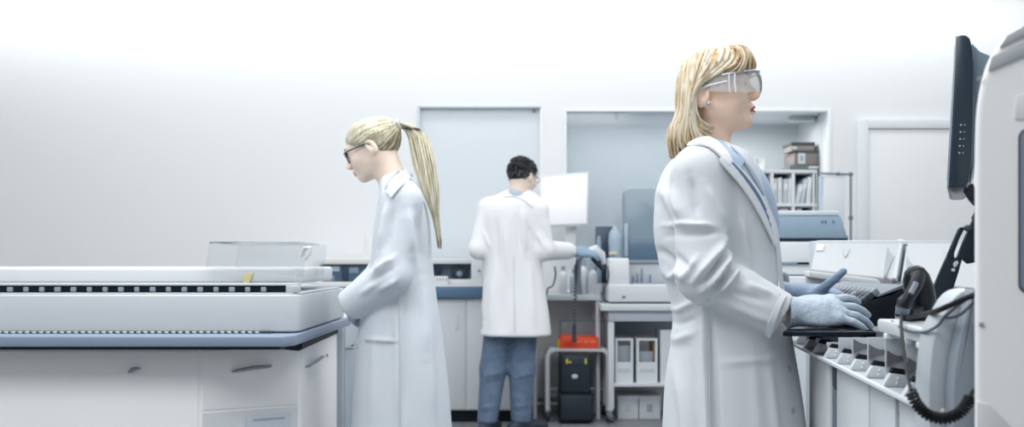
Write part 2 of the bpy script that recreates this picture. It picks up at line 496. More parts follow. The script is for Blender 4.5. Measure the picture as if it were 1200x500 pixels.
def hair_mat(name, base, dark):
    m = mat(name, base, .42, spec=.4)
    nt = m.node_tree; b = nt.nodes['Principled BSDF']
    n = nt.nodes.new('ShaderNodeTexNoise'); n.inputs['Scale'].default_value = 55; n.inputs['Detail'].default_value = 3
    mp = nt.nodes.new('ShaderNodeMapping'); mp.inputs['Scale'].default_value = (1.6, 1.6, .25)
    tc = nt.nodes.new('ShaderNodeTexCoord'); r = nt.nodes.new('ShaderNodeValToRGB')
    r.color_ramp.elements[0].position = .36; r.color_ramp.elements[1].position = .60
    r.color_ramp.elements[0].color = (*lin(dark), 1); r.color_ramp.elements[1].color = (*lin(base), 1)
    nt.links.new(tc.outputs['Object'], mp.inputs['Vector']); nt.links.new(mp.outputs['Vector'], n.inputs['Vector'])
    nt.links.new(n.outputs['Fac'], r.inputs['Fac']); nt.links.new(r.outputs['Color'], b.inputs['Base Color'])
    return m

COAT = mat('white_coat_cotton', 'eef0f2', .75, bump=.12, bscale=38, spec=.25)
COATIN = mat('coat_facing', 'e4e7eb', .75, spec=.25)
SEAM = mat('coat_seam', 'c8cdd3', .8)
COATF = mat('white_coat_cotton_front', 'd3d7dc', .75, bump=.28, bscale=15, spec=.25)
COATS = mat('white_coat_cotton_pale', 'd3dae1', .75, bump=.12, bscale=38, spec=.25)
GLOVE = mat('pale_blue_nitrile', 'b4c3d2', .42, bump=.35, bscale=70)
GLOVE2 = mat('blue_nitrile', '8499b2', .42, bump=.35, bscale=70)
SKIN = mat('fair_skin', 'fbd9c2', .48, bump=.03, bscale=220, var=.04, vscale=30, spec=.4)
SKIN2 = mat('pale_skin', 'ead5c6', .5, bump=.03, bscale=220, var=.04, vscale=30, spec=.4)
LIPS = mat('lips', 'b4544e', .35)
LIPS2 = mat('pale_lips', 'b9857a', .4)
def legs_and_shoes(parent, hips, feet, dark, shoe, r0=.095, r1=.06, top=None, yaw=0, foot=.25, h=.010, fl=None):
    """trousers and two shoes; hips, feet: world points for each leg with an optional knee between"""
    def tr(p):
        d = None
        for leg in hips:
            for k in range(len(leg)-1):
                a, b = leg[k], leg[k+1]; ra = r0+(r1-r0)*k/(len(leg)-1); rb = r0+(r1-r0)*(k+1)/(len(leg)-1)
                c = sd_caps(p, a, b, ra, rb); d = c if d is None else smin(d, c, .025)
        bot = min(l[-1][2] for l in hips)
        return np.maximum(d, bot-p[..., 2])
    pts = [q for l in hips for q in l]
    lo = [min(q[k] for q in pts)-.13 for k in range(3)]; hi = [max(q[k] for q in pts)+.13 for k in range(3)]
    lo[2] = max(lo[2], min(l[-1][2] for l in hips)-.02)
    sd_mesh('trousers', tr, lo, hi, h, dark, parent, 1, fl)
    for q, yw in feet:
        dv = Vector((math.cos(R(yw)), math.sin(R(yw)), 0)); q = Vector(q)
        toe = q+dv*foot*.62; heel = q-dv*foot*.22
        def sh(p):
            a = sd_caps(p, (heel.x, heel.y, .045), (q.x, q.y, .06), .036, .042)
            a = smin(a, sd_caps(p, (q.x, q.y, .055), (toe.x, toe.y, .034), .042, .030), .03)
            a = smin(a, sd_caps(p, (q.x, q.y, .05), (q.x, q.y, .10), .040, .043), .02)
            a = smax(a, -(p[..., 2]-.004), .004)
            return smax(a, p[..., 2]-.11, .004)
        l2 = [min(a, b)-.07 for a, b in zip(toe, heel)]; h2 = [max(a, b)+.07 for a, b in zip(toe, heel)]
        l2[2] = 0-.01; h2[2] = .13
        sd_mesh('shoe', sh, l2, h2, .006, shoe, parent, 1)

# ================================================================== woman in the foreground
def front_woman():
    D = 2.55
    hd = Head(P(833, 113, D), frame(-10, 11, 0), 1.03, cran=(.006, .076), neck=((-.018, 0, -.045), (-.034, 0, -.19)))
    sh_r, el_r, wr_r = P(822, 208, D-.15), P(826, 322, D-.20), P(914, 368, D-.22)
    sh_l, el_l, wr_l = P(842, 208, D+.16), P(858, 322, D+.19), P(918, 342, D+.09)
    hx = PX(855, D)
    hipz = .80
    legs = [[(hx-.01, D-.09, hipz), (hx+.01, D-.09, .45), (hx-.01, D-.09, .09)], [(hx-.01, D+.09, hipz), (hx+.01, D+.09, .45), (hx-.01, D+.09, .09)]]
    neck = hd.w((-.034, 0, -.19))
    def body(p):
        d = sd_loft(p, [(.74, hx-.01, D, .10, .15), (.84, hx-.01, D, .115, .165), (1.0, hx, D, .095, .13), (1.15, hx-.01, D, .115, .15), (1.27, hx-.02, D, .10, .16), (1.35, hx-.03, D, .05, .07)])
        d = smin(d, sd_caps(p, neck+Vector((0, 0, .02)), (hx-.03, D, 1.28), .048, .06), .04)
        for a, b, c in ((sh_r, el_r, wr_r), (sh_l, el_l, wr_l)):
            d = smin(d, sd_caps(p, a, b, .048, .040), .04); d = smin(d, sd_caps(p, b, c, .040, .026), .02)
        for l in legs:
            d = smin(d, sd_caps(p, l[0], l[1], .085, .055), .03); d = smin(d, sd_caps(p, l[1], l[2], .055, .038), .02)
            d = smin(d, sd_caps(p, l[2], (l[2][0]+.13, l[2][1], .045), .036, .026), .02)
        return d
    me = body_mesh('person', hd, body, (hx-.30, D-.36, .0), (hx+.42, D+.36, 1.40), (hx-.16, D-.14, 1.24), (hx+.26, D+.14, 1.62), SKIN, lips=LIPS)
    man = link_mesh('person', me, None, None, (hx, D, 0), 0)
    tag(man, 'blonde woman in clear safety goggles, white lab coat and pale blue gloves at the keyboard', 'person')
    hd.eyes(man, '5d7184')
    sd_mesh('shirt', lambda p: smax(sd_loft(p, [(.86, hx-.01, D, .125, .17), (1.0, hx, D, .108, .145), (1.15, hx-.005, D, .128, .16), (1.26, hx-.02, D, .112, .168), (1.325, hx-.03, D, .075, .10), (1.352, hx-.028, D, .062, .068)]), -sd_caps(p, (hx-.02, D, 1.31), neck+Vector((0, 0, .2)), .050, .058), .004), (hx-.2, D-.22, .84), (hx+.2, D+.22, 1.38), .008, mat('blue_shirt', 'a9bcd2', .7), man)
    # ---- lab coat
    rows = [(172, 806, 858, .10), (182, 792, 872, .155), (196, 781, 880, .185), (215, 773, 889, .195), (240, 769, 897, .195), (270, 768, 906, .19), (300, 772, 910, .185), (335, 783, 913, .185),
            (365, 790, 917, .19), (400, 789, 923, .20), (450, 782, 931, .215), (500, 779, 937, .225), (560, 776, 938, .225), (640, 772, 937, .23)]
    st = [(PZ(y, D), (PX(a, D)+PX(b, D))/2, D, (PX(b, D)-PX(a, D))/2, ry) for y, a, b, ry in rows]
    top = st[0][0]; bot = st[-1][0]
    dr = (wr_r-el_r).normalized(); dl = (wr_l-el_l).normalized()
    def coat(p):
        d = sd_loft(p, st, 2.35)
        a = sd_caps(p, sh_r, el_r, .072, .066); a = smin(a, sd_caps(p, el_r, wr_r+dr*.08, .066, .049), .02)
        a = np.maximum(a, (p-np.array(wr_r+dr*.005, f4))@np.array(dr, f4))
        b = sd_caps(p, sh_l, el_l, .072, .066); b = smin(b, sd_caps(p, el_l, wr_l+dl*.08, .066, .049), .02)
        b = np.maximum(b, (p-np.array(wr_l-dl*.01, f4))@np.array(dl, f4))
        d = smin(smin(d, a, .018), b, .018)
        d = smin(d, sd_caps(p, P(828, 187, D-.03), sh_r+Vector((0, 0, .012)), .06, .062), .03)
        d = smin(d, sd_caps(p, P(828, 187, D+.03), sh_l+Vector((0, 0, .012)), .06, .062), .03)
        d = smax(d, -sd_caps(p, wr_r-dr*.05, wr_r+dr*.1, .041, .042), .004)
        d = smax(d, -sd_caps(p, wr_l-dl*.05, wr_l+dl*.1, .041, .042), .004)
        d = smax(d, -sd_caps(p, P(838, 178, D), P(846, 150, D), .050, .062), .01)
        d = smax(d, -sd_loft(p, [(bot-.05, hx, D, .165, .215), (bot+.2, hx, D, .14, .19), (bot+.3, hx, D, .05, .05)]), .01)
        return d
    X = lambda x, y, x2, y2, h, w: (PX(x, D-.19), PZ(y, D-.19), PX(x2, D-.19), PZ(y2, D-.19), h, w)
    fl = [X(806, 330, 846, 282, .016, .011), X(818, 340, 852, 298, .017, .010), X(832, 344, 862, 312, .014, .009), X(812, 333, 848, 292, -.010, .009), X(826, 342, 857, 306, -.010, .009),
          X(786, 262, 832, 266, .010, .008), X(790, 275, 838, 273, -.009, .010), X(776, 300, 800, 330, .009, .010), X(778, 285, 806, 318, -.007, .010), X(785, 210, 800, 262, .010, .013),
          X(806, 205, 814, 258, -.009, .012), X(822, 215, 850, 268, .006, .012), X(868, 250, 880, 320, .006, .013), X(852, 262, 864, 330, -.008, .012), X(795, 330, 812, 300, .009, .009),
          X(840, 352, 900, 378, .006, .012), X(848, 340, 890, 352, -.005, .010), X(862, 330, 898, 345, .006, .010), X(800, 372, 820, 352, .008, .010), X(795, 392, 822, 372, -.006, .010), X(792, 415, 822, 388, .007, .011),
          X(828, 356, 831, 560, .012, .010), X(834, 360, 838, 560, -.009, .012), X(800, 420, 812, 560, .006, .012), X(814, 410, 820, 560, -.006, .010), X(840, 425, 925, 418, .004, .012), X(880, 400, 888, 560, .003, .02),
          X(772, 225, 778, 290, .006, .010), X(900, 420, 912, 560, .004, .015), X(780, 340, 798, 372, .008, .011)]
    fl = [(a, b, c, d, h*1.45, w*.72) for a, b, c, d, h, w in fl]
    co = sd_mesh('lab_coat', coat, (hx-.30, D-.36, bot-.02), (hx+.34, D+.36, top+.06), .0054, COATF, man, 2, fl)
    bv = bvh_of(co); bvall = bvh_of(co, man)
    S = lambda nm, A, B, m, off, th, **k: bm_link(nm, cloth_strip(A, B, bvall, off, th, **k), m, co if nm not in ('shirt_collar', 'shirt_front') else man)
    # collar, lapel, front edge, placket, seams, pocket
    S('shirt_front', [(856, 172), (870, 188), (884, 211), (893, 228)], [(862, 176), (876, 193), (889, 214), (895, 229)], mat('blue_shirt', 'a9bcd2', .7), .006, .004)
    S('shirt_collar', [(833, 160), (840, 172), (852, 187), (864, 204)], [(845, 163), (855, 173), (866, 182), (873, 188)], mat('blue_shirt', 'a9bcd2', .7), .012, .005)
    S('collar', [(806, 172), (820, 170), (834, 174), (846, 186), (852, 194)], [(812, 160), (826, 160), (840, 166), (853, 181), (858, 191)], COATIN, .011, .005)
    S('lapel', [(843, 186), (846, 194), (864, 213), (882, 238), (898, 268), (907, 288)], [(848, 181), (860, 192), (877, 207), (893, 231), (905, 262), (909, 284)], COATIN, .010, .005)
    S('piping', [(854, 189), (872, 209), (888, 233), (901, 262), (908, 286)], [(856.5, 188), (874.5, 207.5), (890.5, 231), (903.5, 260), (910, 284)], mat('navy_facing', '5f7c9e', .7), .014, .003, nb=2)
    S('front_edge', [(908, 288), (911, 320), (913, 345)], [(909, 288), (912, 320), (914, 345)], SEAM, .0015, .0015, nb=2)
    S('side_seam', [(828, 350), (830, 400), (831, 450), (832, 540)], [(829.4, 350), (831.4, 400), (832.4, 450), (833.4, 540)], SEAM, .002, .002, nb=2)
    S('cuff', [(896, 391), (902, 372), (909, 356), (916, 344)], [(903, 395), (909, 375), (915, 358), (921, 346)], COATIN, .004, .004)
    for (x, y) in ((925, 432), (929, 481)):
        h = bv.ray_cast(CAM, (P(x, y, 1)-CAM).normalized())
        if h[0] is not None:
            g = G(); g.lathe([(.0, 0), (.0075, 0), (.0085, .0015), (.007, .003), (0, .0022)], h[0], 14, h[1].to_track_quat('Z', 'Y').to_matrix()); g.build('button', mat('coat_button', 'aab1b8', .4), co)
    # ---- gloves
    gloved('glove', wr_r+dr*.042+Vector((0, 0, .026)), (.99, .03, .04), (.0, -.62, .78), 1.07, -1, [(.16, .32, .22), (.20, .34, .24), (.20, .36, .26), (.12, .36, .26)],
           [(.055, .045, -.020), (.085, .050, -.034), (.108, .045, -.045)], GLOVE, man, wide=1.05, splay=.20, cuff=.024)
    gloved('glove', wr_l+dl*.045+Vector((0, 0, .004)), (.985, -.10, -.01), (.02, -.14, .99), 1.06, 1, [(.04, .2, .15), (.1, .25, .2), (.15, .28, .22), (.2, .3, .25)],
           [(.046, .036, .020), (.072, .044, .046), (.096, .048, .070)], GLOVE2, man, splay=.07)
    # ---- hair
    hm, hm2, hm3 = hair_mat('golden_blonde', 'd2bd98', 'ae9167'), hair_mat('pale_blonde', 'e2d9c8', 'c8b795'), hair_mat('dark_blonde', 'a88f6c', '86694a')
    def cap(p):
        q = hd.loc(p)
        d = sd_ell(q, (.003, 0, .032), (.078, .080, .083))
        d = smin(d, sd_ell(q, (-.064, 0, -.055), (.030, .068, .075)), .05)
        face = np.maximum(.012-q[..., 0]+.0*q[..., 2], q[..., 2]-.078)       # keep out of the face
        d = smax(d, -(np.maximum(-(q[..., 0]-.018-np.maximum(q[..., 2], 0)*.75), q[..., 2]-.085)), .01)
        d = smax(d, -sd_ell(q, (-.02, 0, -.10), (.06, .058, .085)), .01)
        ear = q.copy(); ear[..., 1] = np.abs(ear[..., 1])
        d = smax(d, -sd_ell(ear, (-.010, .085, -.018), (.033, .028, .042)), .01)
        return d*hd.k
    hr = sd_mesh('hair', cap, (hx-.22, D-.15, 1.24), (hx+.22, D+.15, 1.64), .004, hm, man, 1)
    G1 = [(.045, .0, .112), (.074, -.040, .098), (.070, -.064, .068), (.034, -.080, .046), (-.004, -.086, .036), (-.036, -.092, .024), (-.052, -.094, -.014), (-.046, -.090, -.060), (-.010, -.084, -.090)]
    G2 = [(.020, .0, .117), (.030, -.048, .106), (.012, -.078, .074), (-.010, -.088, .048), (-.036, -.095, .020), (-.054, -.098, -.018), (-.060, -.096, -.062), (-.054, -.090, -.098), (-.036, -.083, -.118)]
    G3 = [(-.005, .0, .115), (-.016, -.048, .104), (-.030, -.076, .072), (-.043, -.090, .034), (-.052, -.096, .000), (-.062, -.097, -.036), (-.076, -.093, -.070), (-.086, -.086, -.106), (-.080, -.078, -.130)]
    G4 = [(-.022, .0, .111), (-.042, -.035, .098), (-.054, -.058, .068), (-.064, -.068, .034), (-.070, -.070, .002), (-.082, -.069, -.034), (-.104, -.066, -.066), (-.118, -.060, -.100), (-.117, -.052, -.130)]
    G5 = [(-.030, .0, .109), (-.050, .0, .092), (-.064, .0, .066), (-.074, .0, .035), (-.081, .0, .004), (-.092, .0, -.032), (-.115, .0, -.064), (-.127, .0, -.098), (-.123, .0, -.128)]
    near = [G1, G2, G3, G4, G5]; far = [[(x, -y, z) for x, y, z in g] for g in near]
    B0 = [(.050, .012, .112), (.092, .008, .105), (.113, .004, .084), (.119, .0, .058), (.116, .0, .036)]
    B1 = [(.048, .005, .113), (.094, -.022, .102), (.111, -.036, .076), (.109, -.044, .050), (.103, -.050, .033)]
    B2 = [(.046, .0, .113), (.086, -.044, .098), (.094, -.064, .070), (.084, -.074, .046), (.068, -.080, .030)]
    B3 = [(.044, .0, .112), (.080, -.044, .099), (.083, -.066, .073), (.066, -.079, .052), (.042, -.085, .040)]
    bang = [B0, B1, B2, B3]; bangf = [[(x, .01-y, z) for x, y, z in g] for g in bang]
    sets = {0: Locks(), 1: Locks(), 2: Locks()}; cen = hd.w((-.03, 0, -.01))
    def put(gs, gi, sc, r, k, j=.0022):
        pts = guide_mix(gs, gi); ph = [rnd.gauss(0, j) for _ in range(3)]
        pts = [Vector((-.03+(v.x+.03)*sc, v.y*sc, -.01+(v.z+.01)*sc))+Vector(ph)*min(1, i/2)+Vector((rnd.gauss(0, .0012), rnd.gauss(0, .0012), rnd.gauss(0, .0012))) for i, v in enumerate(pts)]
        if len(pts) > 6:
            e = rnd.uniform(-.012, .008); pts[-1] = pts[-1]+Vector((0, 0, e)); pts[-2] = pts[-2]+Vector((0, 0, e*.6))
        sets[k].add([hd.w(v) for v in pts], r*hd.k, 16 if len(pts) > 6 else 11, 6, cen=cen)
    for gs in (near, far):
        for i in range(150):
            gi = 4*(i+.5)/150; k = rnd.choice((0, 0, 1, 1, 1, 2 if gi < 1.2 else 0))
            put(gs, gi, rnd.uniform(.965, 1.02), rnd.uniform(.0035, .0065), k)
    for gs in (bang, bangf):
        for i in range(70): put(gs, 3*(i+.5)/70, rnd.uniform(.97, 1.02), rnd.uniform(.003, .0052), rnd.choice((0, 0, 1, 2)))
    for i in range(16):
        a = rnd.uniform(0, .02); pts = [(.0-a, .080, .03), (-.02, .092, -.02), (-.005-a, .086, -.07), (.022-a, .074, -.105+a), (.034-a, .060, -.128+a)]
        sets[2 if i % 3 else 0].add([hd.w(v) for v in pts], .0045*hd.k, 12, 6, cen=cen)
    for k, m in ((0, hm), (1, hm2), (2, hm3)):
        link_mesh('hair_locks', sets[k].mesh('hair_locks'), m, hr, None, 0)
    # ---- goggles: wrap-around clear lens, side shields, brow bar
    gm = glass('clear_polycarbonate', 'fbfcfd', .25, .08, .24, 1.10)
    bm = bmesh.new(); rowsg = []
    nA = 36
    for i in range(nA+1):
        a = R(-118+236*i/nA); sidef = abs(math.sin(a))
        t = abs(-118+236*i/nA)/118
        rx, ry = .116, .088
        x, y = .010+rx*math.cos(a) if math.cos(a) > 0 else .010+.06*math.cos(a), ry*math.sin(a)
        zt = .034-.010*t**3; zb = -.020+.026*max(0, (t-.45)/.55)
        if abs(y) < .022: zb += .016*(1-(abs(y)/.022)**2)
        bulge = .004
        rowsg.append([bm.verts.new(hd.w((x+(bulge*math.cos(a) if j in (1, 2) else 0), y, zb+(zt-zb)*j/3))) for j in range(4)])
    for i in range(nA):
        for j in range(3): bm.faces.new((rowsg[i][j], rowsg[i+1][j], rowsg[i+1][j+1], rowsg[i][j+1]))
    bmesh.ops.recalc_face_normals(bm, faces=bm.faces[:]); bmesh.ops.solidify(bm, geom=bm.faces[:], thickness=.0022)
    gg = bm_link('goggles', bm, gm, man)
    rim = mat('goggle_rim', 'e6ebee', .3)
    for sg in (-1, 1):
        g = G(); g.tube([hd.w((.062, sg*.079, .031)), hd.w((.058, sg*.081, .008)), hd.w((.056, sg*.080, -.016))], .0028, 8); g.tube([hd.w((.048, sg*.084, .031)), hd.w((.044, sg*.085, .008)), hd.w((.042, sg*.084, -.012))], .0022, 8)
        g.build('side_shield_rib', rim, gg)
        g = G(); g.tube([hd.w((.04, sg*.085, .014)), hd.w((-.0, sg*.088, .014)), hd.w((-.030, sg*.084, .012)), hd.w((-.048, sg*.080, -.004))], .003, 8); g.build('temple_arm', rim, gg)
    g = G(); g.tube([hd.w((.010+.118*math.cos(R(a)), .089*math.sin(R(a)), .0345-.002*abs(a)/60)) for a in range(-80, 81, 10)], .0026, 8); g.build('brow_bar', rim, gg)
    g = G(); g.ell(hd.w((-.012, -.083, -.030)), (.005, .004, .006), 12); g.build('earring', mat('silver', 'c9ced6', .2, 1.), man)
    # ---- trousers and shoes
    legs_and_shoes(man, legs, [((hx-.01, D-.09, .0), 0), ((hx-.01, D+.09, 0), 0)], mat('dark_trousers', '39434f', .8), mat('white_shoe', 'c9ced2', .5))
    return man

# ================================================================== woman at the left analyzer
def side_woman():
    D = 3.60
    hd = Head(P(437, 176, D), frame(167, -22, 0), 1.0, neck=((-.030, 0, -.045), (-.028, 0, -.15)))
    sh_n, el_n, wr_n = P(472, 236, D-.15), P(460, 322, D-.20), P(409, 358, D-.12)
    sh_f, el_f, wr_f = P(468, 236, D+.15), P(452, 320, D+.18), P(416, 352, D+.14)
    hx = PX(466, D)
    legs = [[(hx, D-.09, .80), (hx-.02, D-.09, .45), (hx, D-.09, .09)], [(hx, D+.09, .80), (hx-.02, D+.09, .45), (hx, D+.09, .09)]]
    neck = hd.w((-.028, 0, -.15))
    def body(p):
        d = sd_loft(p, [(.74, hx, D, .10, .15), (.84, hx, D, .105, .155), (1.0, hx+.01, D, .075, .115), (1.15, hx+.02, D, .070, .125), (1.24, hx+.03, D, .06, .13), (1.31, hx+.02, D, .04, .055)])
        d = smin(d, sd_caps(p, neck+Vector((0, 0, .02)), (hx+.01, D, 1.24), .044, .045), .04)
        for a, b, c in ((sh_n, el_n, wr_n), (sh_f, el_f, wr_f)):
            d = smin(d, sd_caps(p, a, b, .045, .038), .04); d = smin(d, sd_caps(p, b, c, .038, .025), .02)
        for l in legs:
            d = smin(d, sd_caps(p, l[0], l[1], .085, .055), .03); d = smin(d, sd_caps(p, l[1], l[2], .055, .038), .02)
            d = smin(d, sd_caps(p, l[2], (l[2][0]-.13, l[2][1], .045), .036, .026), .02)
        return d
    me = body_mesh('person', hd, body, (hx-.40, D-.36, .0), (hx+.30, D+.36, 1.36), (hx-.26, D-.14, 1.22), (hx+.16, D+.14, 1.64), SKIN2, .0036, LIPS2)
    man = link_mesh('person', me, None, None, (hx, D, 0), 0)
    tag(man, 'woman with a long pale ponytail, dark glasses and white coat bending over the analyzer', 'person')
    hd.eyes(man, '5a5248')
    sd_mesh('shirt', lambda p: smax(sd_loft(p, [(.86, hx, D, .112, .16), (1.0, hx+.01, D, .085, .125), (1.15, hx+.02, D, .080, .135), (1.24, hx+.03, D, .068, .135), (1.305, hx+.02, D, .05, .06)]), -sd_caps(p, (hx+.015, D, 1.27), neck+Vector((0, 0, .2)), .046, .056), .004), (hx-.2, D-.2, .84), (hx+.2, D+.2, 1.34), .009, mat('pale_shirt', 'cfd6de', .7), man)
    rows = [(206, 448, 474, .08), (216, 446, 482, .13), (228, 446, 493, .17), (245, 443, 501, .185), (270, 439, 505, .18), (300, 436, 506, .17), (330, 432, 509, .17), (360, 425, 513, .18),
            (400, 420, 519, .20), (450, 416, 525, .215), (500, 413, 529, .225), (580, 409, 534, .235), (620, 407, 536, .24)]
    st = [(PZ(y, D), (PX(a, D)+PX(b, D))/2, D, (PX(b, D)-PX(a, D))/2, ry) for y, a, b, ry in rows]
    top, bot = st[0][0], st[-1][0]
    dn = (wr_n-el_n).normalized(); df = (wr_f-el_f).normalized()
    def coat(p):
        d = sd_loft(p, st, 2.3)
        a = sd_caps(p, sh_n, el_n, .070, .066); a = smin(a, sd_caps(p, el_n, wr_n+dn*.08, .066, .055), .02)
        a = np.maximum(a, (p-np.array(wr_n, f4))@np.array(dn, f4))
        b = sd_caps(p, sh_f, el_f, .070, .066); b = smin(b, sd_caps(p, el_f, wr_f+df*.08, .066, .055), .02)
        b = np.maximum(b, (p-np.array(wr_f, f4))@np.array(df, f4))
        d = smin(smin(d, a, .018), b, .018)
        d = smin(d, sd_caps(p, P(468, 219, D-.03), sh_n+Vector((0, 0, .005)), .05, .06), .03)
        d = smin(d, sd_caps(p, P(468, 219, D+.03), sh_f+Vector((0, 0, .005)), .05, .06), .03)
        d = smax(d, -sd_caps(p, wr_n-dn*.05, wr_n+dn*.1, .045, .047), .004)
        d = smax(d, -sd_caps(p, wr_f-df*.05, wr_f+df*.1, .045, .047), .004)
        d = smax(d, -sd_caps(p, P(459, 214, D), P(450, 190, D), .046, .056), .01)
        d = smax(d, -sd_loft(p, [(bot-.05, hx, D, .175, .215), (bot+.2, hx, D, .14, .19), (bot+.3, hx, D, .05, .05)]), .01)
        return d
    X = lambda x, y, x2, y2, h, w: (PX(x, D-.18), PZ(y, D-.18), PX(x2, D-.18), PZ(y2, D-.18), h, w)
    fl = [X(458, 232, 446, 296, .010, .014), X(464, 240, 454, 300, -.008, .012), X(480, 240, 484, 300, .009, .016), X(488, 246, 494, 320, -.007, .014), X(440, 320, 466, 300, .011, .010), X(438, 330, 468, 312, -.008, .010),
          X(446, 340, 470, 326, .009, .010), X(424, 345, 446, 330, .006, .010), X(466, 345, 468, 500, .010, .014), X(472, 345, 476, 500, -.007, .016), X(500, 340, 510, 500, .007, .018), X(440, 380, 436, 500, .005, .018), X(424, 398, 466, 399, .005, .008), X(494, 330, 498, 420, .006, .014), X(505, 360, 520, 560, -.005, .016)]
    fl = [(a, b, c, d, h*1.5, w*.92) for a, b, c, d, h, w in fl]
    co = sd_mesh('lab_coat', coat, (hx-.38, D-.36, bot-.02), (hx+.30, D+.36, top+.06), .0072, COATS, man, 2, fl)
    bv = bvh_of(co, man)
    S = lambda nm, A, B, m, off, th, **k: bm_link(nm, cloth_strip(A, B, bv, off, th, **k), m, co)
    S('collar', [(452, 224), (458, 212), (468, 203), (476, 198)], [(459, 232), (468, 221), (479, 211), (484, 204)], COATS, .008, .005)
    S('undershirt_edge', [(451, 222), (457, 211), (467, 201)], [(453, 223), (459, 212), (469, 202)], mat('navy_facing', '5f7c9e', .7), .012, .003, nb=2)
    S('pocket', [(428, 397), (447, 398), (466, 399)], [(428, 399), (447, 400), (466, 401)], SEAM, .002, .002, nb=2)
    S('side_seam', [(466, 345), (468, 400), (468, 500)], [(467, 345), (469, 400), (469, 500)], SEAM, .002, .002, nb=2)
    gloved('glove', wr_n+Vector((.012, .02, 0)), (-.10, .93, -.35), (-.9, -.1, .3), .92, 1, [(.3, .4, .3)]*4, [(.05, .045, -.015), (.08, .050, -.03), (.10, .045, -.04)], mat('white_glove', 'c5cfda', .5), man, .004)
    gloved('glove', wr_f+Vector((.012, .02, 0)), (-.10, .93, -.35), (-.9, -.1, .3), .92, -1, [(.3, .4, .3)]*4, [(.05, .045, -.015), (.08, .050, -.03), (.10, .045, -.04)], mat('white_glove', 'c5cfda', .5), man, .004)
    # hair drawn back over the skull into a ponytail
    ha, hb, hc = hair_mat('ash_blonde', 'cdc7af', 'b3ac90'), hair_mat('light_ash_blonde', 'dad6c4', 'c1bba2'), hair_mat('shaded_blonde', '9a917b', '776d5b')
    ax = (-.012, 0, .030); rad = (.103, .081, .087)
    def cap(p):
        q = hd.loc(p); d = sd_ell(q, ax, rad)
        lim = q[..., 0]*.62-q[..., 2]+.018            # hairline rises to the front
        d = smax(d, -(.045-(q[..., 2]-.62*q[..., 0]*.6))*.7 if False else np.maximum(.58*q[..., 0]-q[..., 2]-.002, -.2), .012)
        d = smax(d, sd_ell(q, (-.04, 0, .05), (.128, .2, .115)), .01)
        ear = q.copy(); ear[..., 1] = np.abs(ear[..., 1])
        d = smax(d, -sd_ell(ear, (-.018, .085, -.012), (.026, .024, .034)), .008)
        return d*hd.k
    hr = sd_mesh('hair', cap, (hx-.24, D-.14, 1.26), (hx+.20, D+.14, 1.68), .0042, hb, man, 1)
    tie = Vector((-.128, 0, .050)); cen = hd.w((-.02, 0, 0))
    sets = [Locks(), Locks(), Locks()]
    c3 = Vector(ax)
    hl = [(.080, .0, .085), (.082, .022, .078), (.078, .045, .062), (.062, .064, .045), (.040, .076, .030), (.018, .083, .022), (-.006, .085, .026), (-.030, .083, .022), (-.046, .079, -.006), (-.052, .070, -.036), (-.062, .055, -.058), (-.070, .030, -.070), (-.074, .0, -.074)]
    for sg in (1, -1):
        for i in range(110):
            g = (len(hl)-1)*(i+.5)/110; k = min(int(g), len(hl)-2); a = Vector(hl[k]).lerp(Vector(hl[k+1]), g-k); a.y *= sg
            pts = []
            for t in (0, .2, .4, .6, .8, 1):
                v = a.lerp(tie, t)-c3; e = math.sqrt((v.x/rad[0])**2+(v.y/rad[1])**2+(v.z/rad[2])**2)
                target = 1.0+.02*math.sin(math.pi*t)+rnd.gauss(0, .008)+(.10*t*t if t > .7 else 0)
                pts.append(c3+v*(target/max(e, .2)) if t < 1 else tie+Vector((rnd.gauss(0, .004), rnd.gauss(0, .006), rnd.gauss(0, .006))))
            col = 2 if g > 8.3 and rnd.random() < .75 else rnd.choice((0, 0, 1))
            sets[col].add([hd.w(v) for v in pts], rnd.uniform(.0035, .006), 12, 6, cen=cen)
    T = hd.w(tie)
    pony = [T, P(486, 154, D), P(494, 178, D-.02), P(500, 205, D-.04), P(506, 232, D-.05), P(511, 258, D-.05), P(515, 286, D-.05)]
    path = catmull(pony, 10)
    for i in range(70):
        a = rnd.uniform(0, 2*math.pi); q = math.sqrt(rnd.random()); e = rnd.uniform(-.02, .015)
        pts = []
        for k, v in enumerate(path):
            t = k/9; w = (.012+.028*math.sin(math.pi*min(1, t*1.1+.1)))*(1 if t < .7 else 1-(t-.7)*.8)
            pts.append(v+Vector((math.cos(a)*q*w, math.sin(a)*q*w*.8, 0))+Vector((rnd.gauss(0, .001), rnd.gauss(0, .001), e*t)))
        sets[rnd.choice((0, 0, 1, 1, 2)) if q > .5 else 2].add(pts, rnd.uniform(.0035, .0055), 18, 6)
    for s_, m in zip(sets, (ha, hb, hc)): link_mesh('hair_locks', s_.mesh('hair_locks'), m, hr, None, 0)
    g = G(); g.tube([hd.w(tie+Vector((-.002, .016*math.cos(a), .016*math.sin(a)))) for a in [2*math.pi*k/12 for k in range(13)]], .005, 8); g.build('hair_tie', mat('pale_tie', 'dfe1e0', .6), hr)
    # glasses
    fm = mat('dark_frame', '26374a', .3); gl = None
    for sg in (1, -1):
        ring = [hd.w((.101-.012*abs(math.cos(a)*.027+.034)/.06-.004, sg*(.034+.027*math.cos(a)), .004+.019*math.sin(a))) for a in [2*math.pi*k/20 for k in range(21)]]
        g = G(); g.tube(ring, .0019, 8)
        top_ = [ring[k] for k in range(0, 11)]; g.tube(top_, .0034, 8)
        if gl is None: gl = g.build('glasses', fm, man)
        else: g.build('lens_rim', fm, gl)
        g = G(); g.tube([hd.w((.088, sg*.062, .016)), hd.w((.075, sg*.074, .016)), hd.w((.03, sg*.080, .014)), hd.w((-.012, sg*.080, .012)), hd.w((-.034, sg*.078, -.006))], .0028, 8); g.build('temple_arm', fm, gl)
